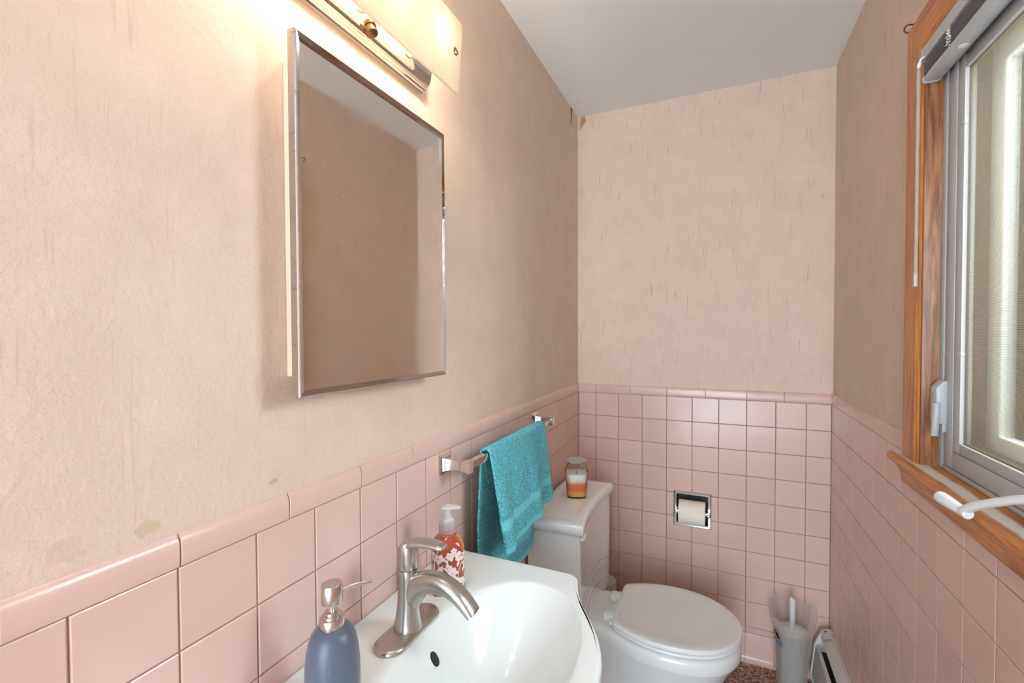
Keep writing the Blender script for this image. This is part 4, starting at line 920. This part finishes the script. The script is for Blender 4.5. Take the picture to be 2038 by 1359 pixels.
rebase(tag(obj('toilet_roll', b, M_paper), 'toilet paper roll in the recessed wall holder', 'toilet paper'), (0.52, -0.015, 0.6085))

def spare(z, label):
    b = nb(); L = []; cx_, cy_ = 0.146, -0.085
    for r_, h_ in ((0.020, 0.001), (0.050, 0.001), (0.0535, 0.006), (0.0535, 0.084), (0.0505, 0.088), (0.020, 0.088)): L.append([Vector((cx_+r_*math.cos(2*PI*i/56), cy_+r_*math.sin(2*PI*i/56), z+h_)) for i in range(56)])
    L.append([v_.copy() for v_ in L[0]]); rings(b, L, cap0=False, cap1=False); bmesh.ops.remove_doubles(b, verts=b.verts, dist=1e-6)
    o_ = obj('spare_toilet_roll', b, M_paper2); rebase(o_, (cx_, cy_, z)); tag(o_, label, 'toilet paper', 'spare rolls stacked behind the toilet'); return o_
spare(0.0, 'spare toilet roll on the floor behind the toilet, lowest of its stack'); spare(0.0885, 'spare toilet roll in the middle of the stack behind the toilet'); spare(0.177, 'spare white toilet roll behind the toilet, topmost of its stack')

# ------------------------------------------------------------------ toilet brush
KX, KY = 0.892, -0.118
tbx = thing('toilet_brush', 'white toilet brush standing in a frosted plastic holder in the far corner', 'toilet brush', (KX, KY, 0))
b = nb(); lathe(b, (KX, KY, 0.0), [(0.040, 0.0005), (0.043, 0.004), (0.044, 0.02), (0.047, 0.10), (0.052, 0.20), (0.0535, 0.232), (0.052, 0.238)], n=48); obj('holder', b, M_frost, tbx, ang=50)
b = nb(); lathe(b, (KX, KY, 0.2385), [(0.049, 0), (0.0515, 0.001), (0.050, 0.007), (0.030, 0.012), (0.012, 0.014)], n=48); obj('holder_cap', b, M_brushplastic, tbx, ang=50)
b = nb(); lathe(b, (KX, KY, 0.250), [(0.0095, 0), (0.0100, 0.03), (0.0112, 0.085), (0.0118, 0.105), (0.0105, 0.115), (0.006, 0.120)], n=28); obj('brush_handle', b, M_brushplastic, tbx, ang=50)
# crumpled clear bag around the holder
b = nb(); L = []
for j in range(23):
    t = j/22; z = 0.01+0.315*t; lp = []
    for i in range(72):
        a = 2*PI*i/72; r = 0.0500+0.012*t+0.020*max(0, t-0.70)/0.30
        cr_ = (0.3+1.1*max(0, t-0.55))*(0.0035*math.sin(5*a+3*t)+0.0030*math.sin(9*a-7*t+1)+0.0020*math.sin(17*a+4))
        lp.append(Vector((KX+(r+cr_)*math.cos(a), KY+(r+cr_)*math.sin(a), z+(0.010*math.sin(3*a+0.6)+0.009*math.sin(7*a)-0.034*max(0, math.cos(a+1.70)))*max(0, t-0.72)/0.28)))
    L.append(lp)
rings(b, L, cap0=False, cap1=False); obj('plastic_bag', b, M_bag, tbx, ang=70)
# dark and blue sticker on the near-left side
b = nb(); M_st = [M_black, mat('sticker_blue', (0.14, 0.20, 0.28), 0.4), mat('sticker_white', (0.7, 0.7, 0.7), 0.4)]
def sticker(zc_, a0, a1, hh, slant, m_, off):
    prev = None
    for i in range(11):
        a = a0+(a1-a0)*i/10; zc2 = zc_+slant*(i/10-0.5); e_ = hh*math.sqrt(max(0.02, 1-(2*i/10-1)**2)); rr = 0.0615+off
        p1 = b.verts.new((KX+rr*math.cos(a), KY+rr*math.sin(a), zc2-e_)); p2 = b.verts.new((KX+rr*math.cos(a), KY+rr*math.sin(a), zc2+e_))
        if prev: f = b.faces.new((prev[0], p1, p2, prev[1])); f.material_index = m_
        prev = (p1, p2)
sticker(0.222, math.radians(178), math.radians(226), 0.021, -0.040, 0, 0.0); sticker(0.204, math.radians(212), math.radians(232), 0.015, -0.006, 1, 0.0012); sticker(0.218, math.radians(190), math.radians(216), 0.004, -0.026, 2, 0.0014)
st_ = obj('sticker', b, M_st, tbx, recalc=False); st_['label'] = 'black and blue label'

# ------------------------------------------------------------------ baseboard heater
bh = thing('baseboard_heater', 'white metal baseboard heater along the floor of the right wall', 'heater', (0.99, -1.3, 0))
HY1, HY0 = -0.045, -2.60
M_heat = aged_chrome('x', (0, 0, 0), (0, 0, 0)); bpy.data.materials.remove(M_heat)
def heater_mat():
    m = mat('chipped_white_enamel', (0.62, 0.60, 0.57), 0.42); n = N(m); v = n.coord()
    f = n.ramp(n.noise(v, 48, 4, 0.7), [(0.70, (0, 0, 0)), (0.74, (1, 1, 1))]); n.l(n.mix(f, (0.60, 0.58, 0.55), (0.12, 0.09, 0.07)), n.b.inputs['Base Color']); return m
M_heat = heater_mat()
b = nb(); prism(b, [(W-0.0005, 0.02), (W-0.0005, 0.232), (1.024, 0.233), (0.999, 0.219), (0.995, 0.214), (0.997, 0.212), (1.001, 0.2155), (1.024, 0.228), (1.031, 0.228), (1.031, 0.02)], 'y', HY0, HY1); obj('hood', b, M_heat, bh, ang=25)
b = nb(); prism(b, [(0.984, 0.176), (0.979, 0.174), (0.9665, 0.050), (0.969, 0.044), (0.972, 0.044), (0.970, 0.052), (0.983, 0.170), (0.990, 0.174), (0.990, 0.178)], 'y', HY0, HY1-0.01); obj('front_panel', b, M_heat, bh, ang=25)
b = nb(); box(b, 0.985, 1.029, HY0, HY1-0.012, 0.075, 0.150); obj('fin_element', b, M_black, bh)
b = nb(); prism(b, [(W-0.0005, 0.005), (W-0.0005, 0.237), (1.020, 0.2375), (0.997, 0.228), (0.987, 0.205), (0.975, 0.175), (0.962, 0.050), (0.966, 0.030), (0.975, 0.005)], 'y', HY1-0.018, HY1, 0.0015); ec = obj('end_cap', b, M_heat, bh, ang=25)
prism_b = nb(); prism(prism_b, [(1.026, 0.2378), (1.026, 0.2385), (0.998, 0.2290), (0.997, 0.2275)], 'y', HY1-0.065, HY1-0.001); obj('cap_tab', prism_b, M_heat, bh)
b = nb(); lathe(b, (1.012, HY1-0.020, 0.2335), [(0.004, 0), (0.004, 0.002), (0.002, 0.003)], n=16, axis=(-0.3, 0, 0.95)); obj('screw', b, M_dark, ec)
b = nb(); prism(b, [(W-0.001, 0.0), (W-0.001, 0.02), (1.02, 0.02), (1.02, 0.0)], 'y', HY0, HY1-0.02); obj('foot_strip', b, M_dark, bh)
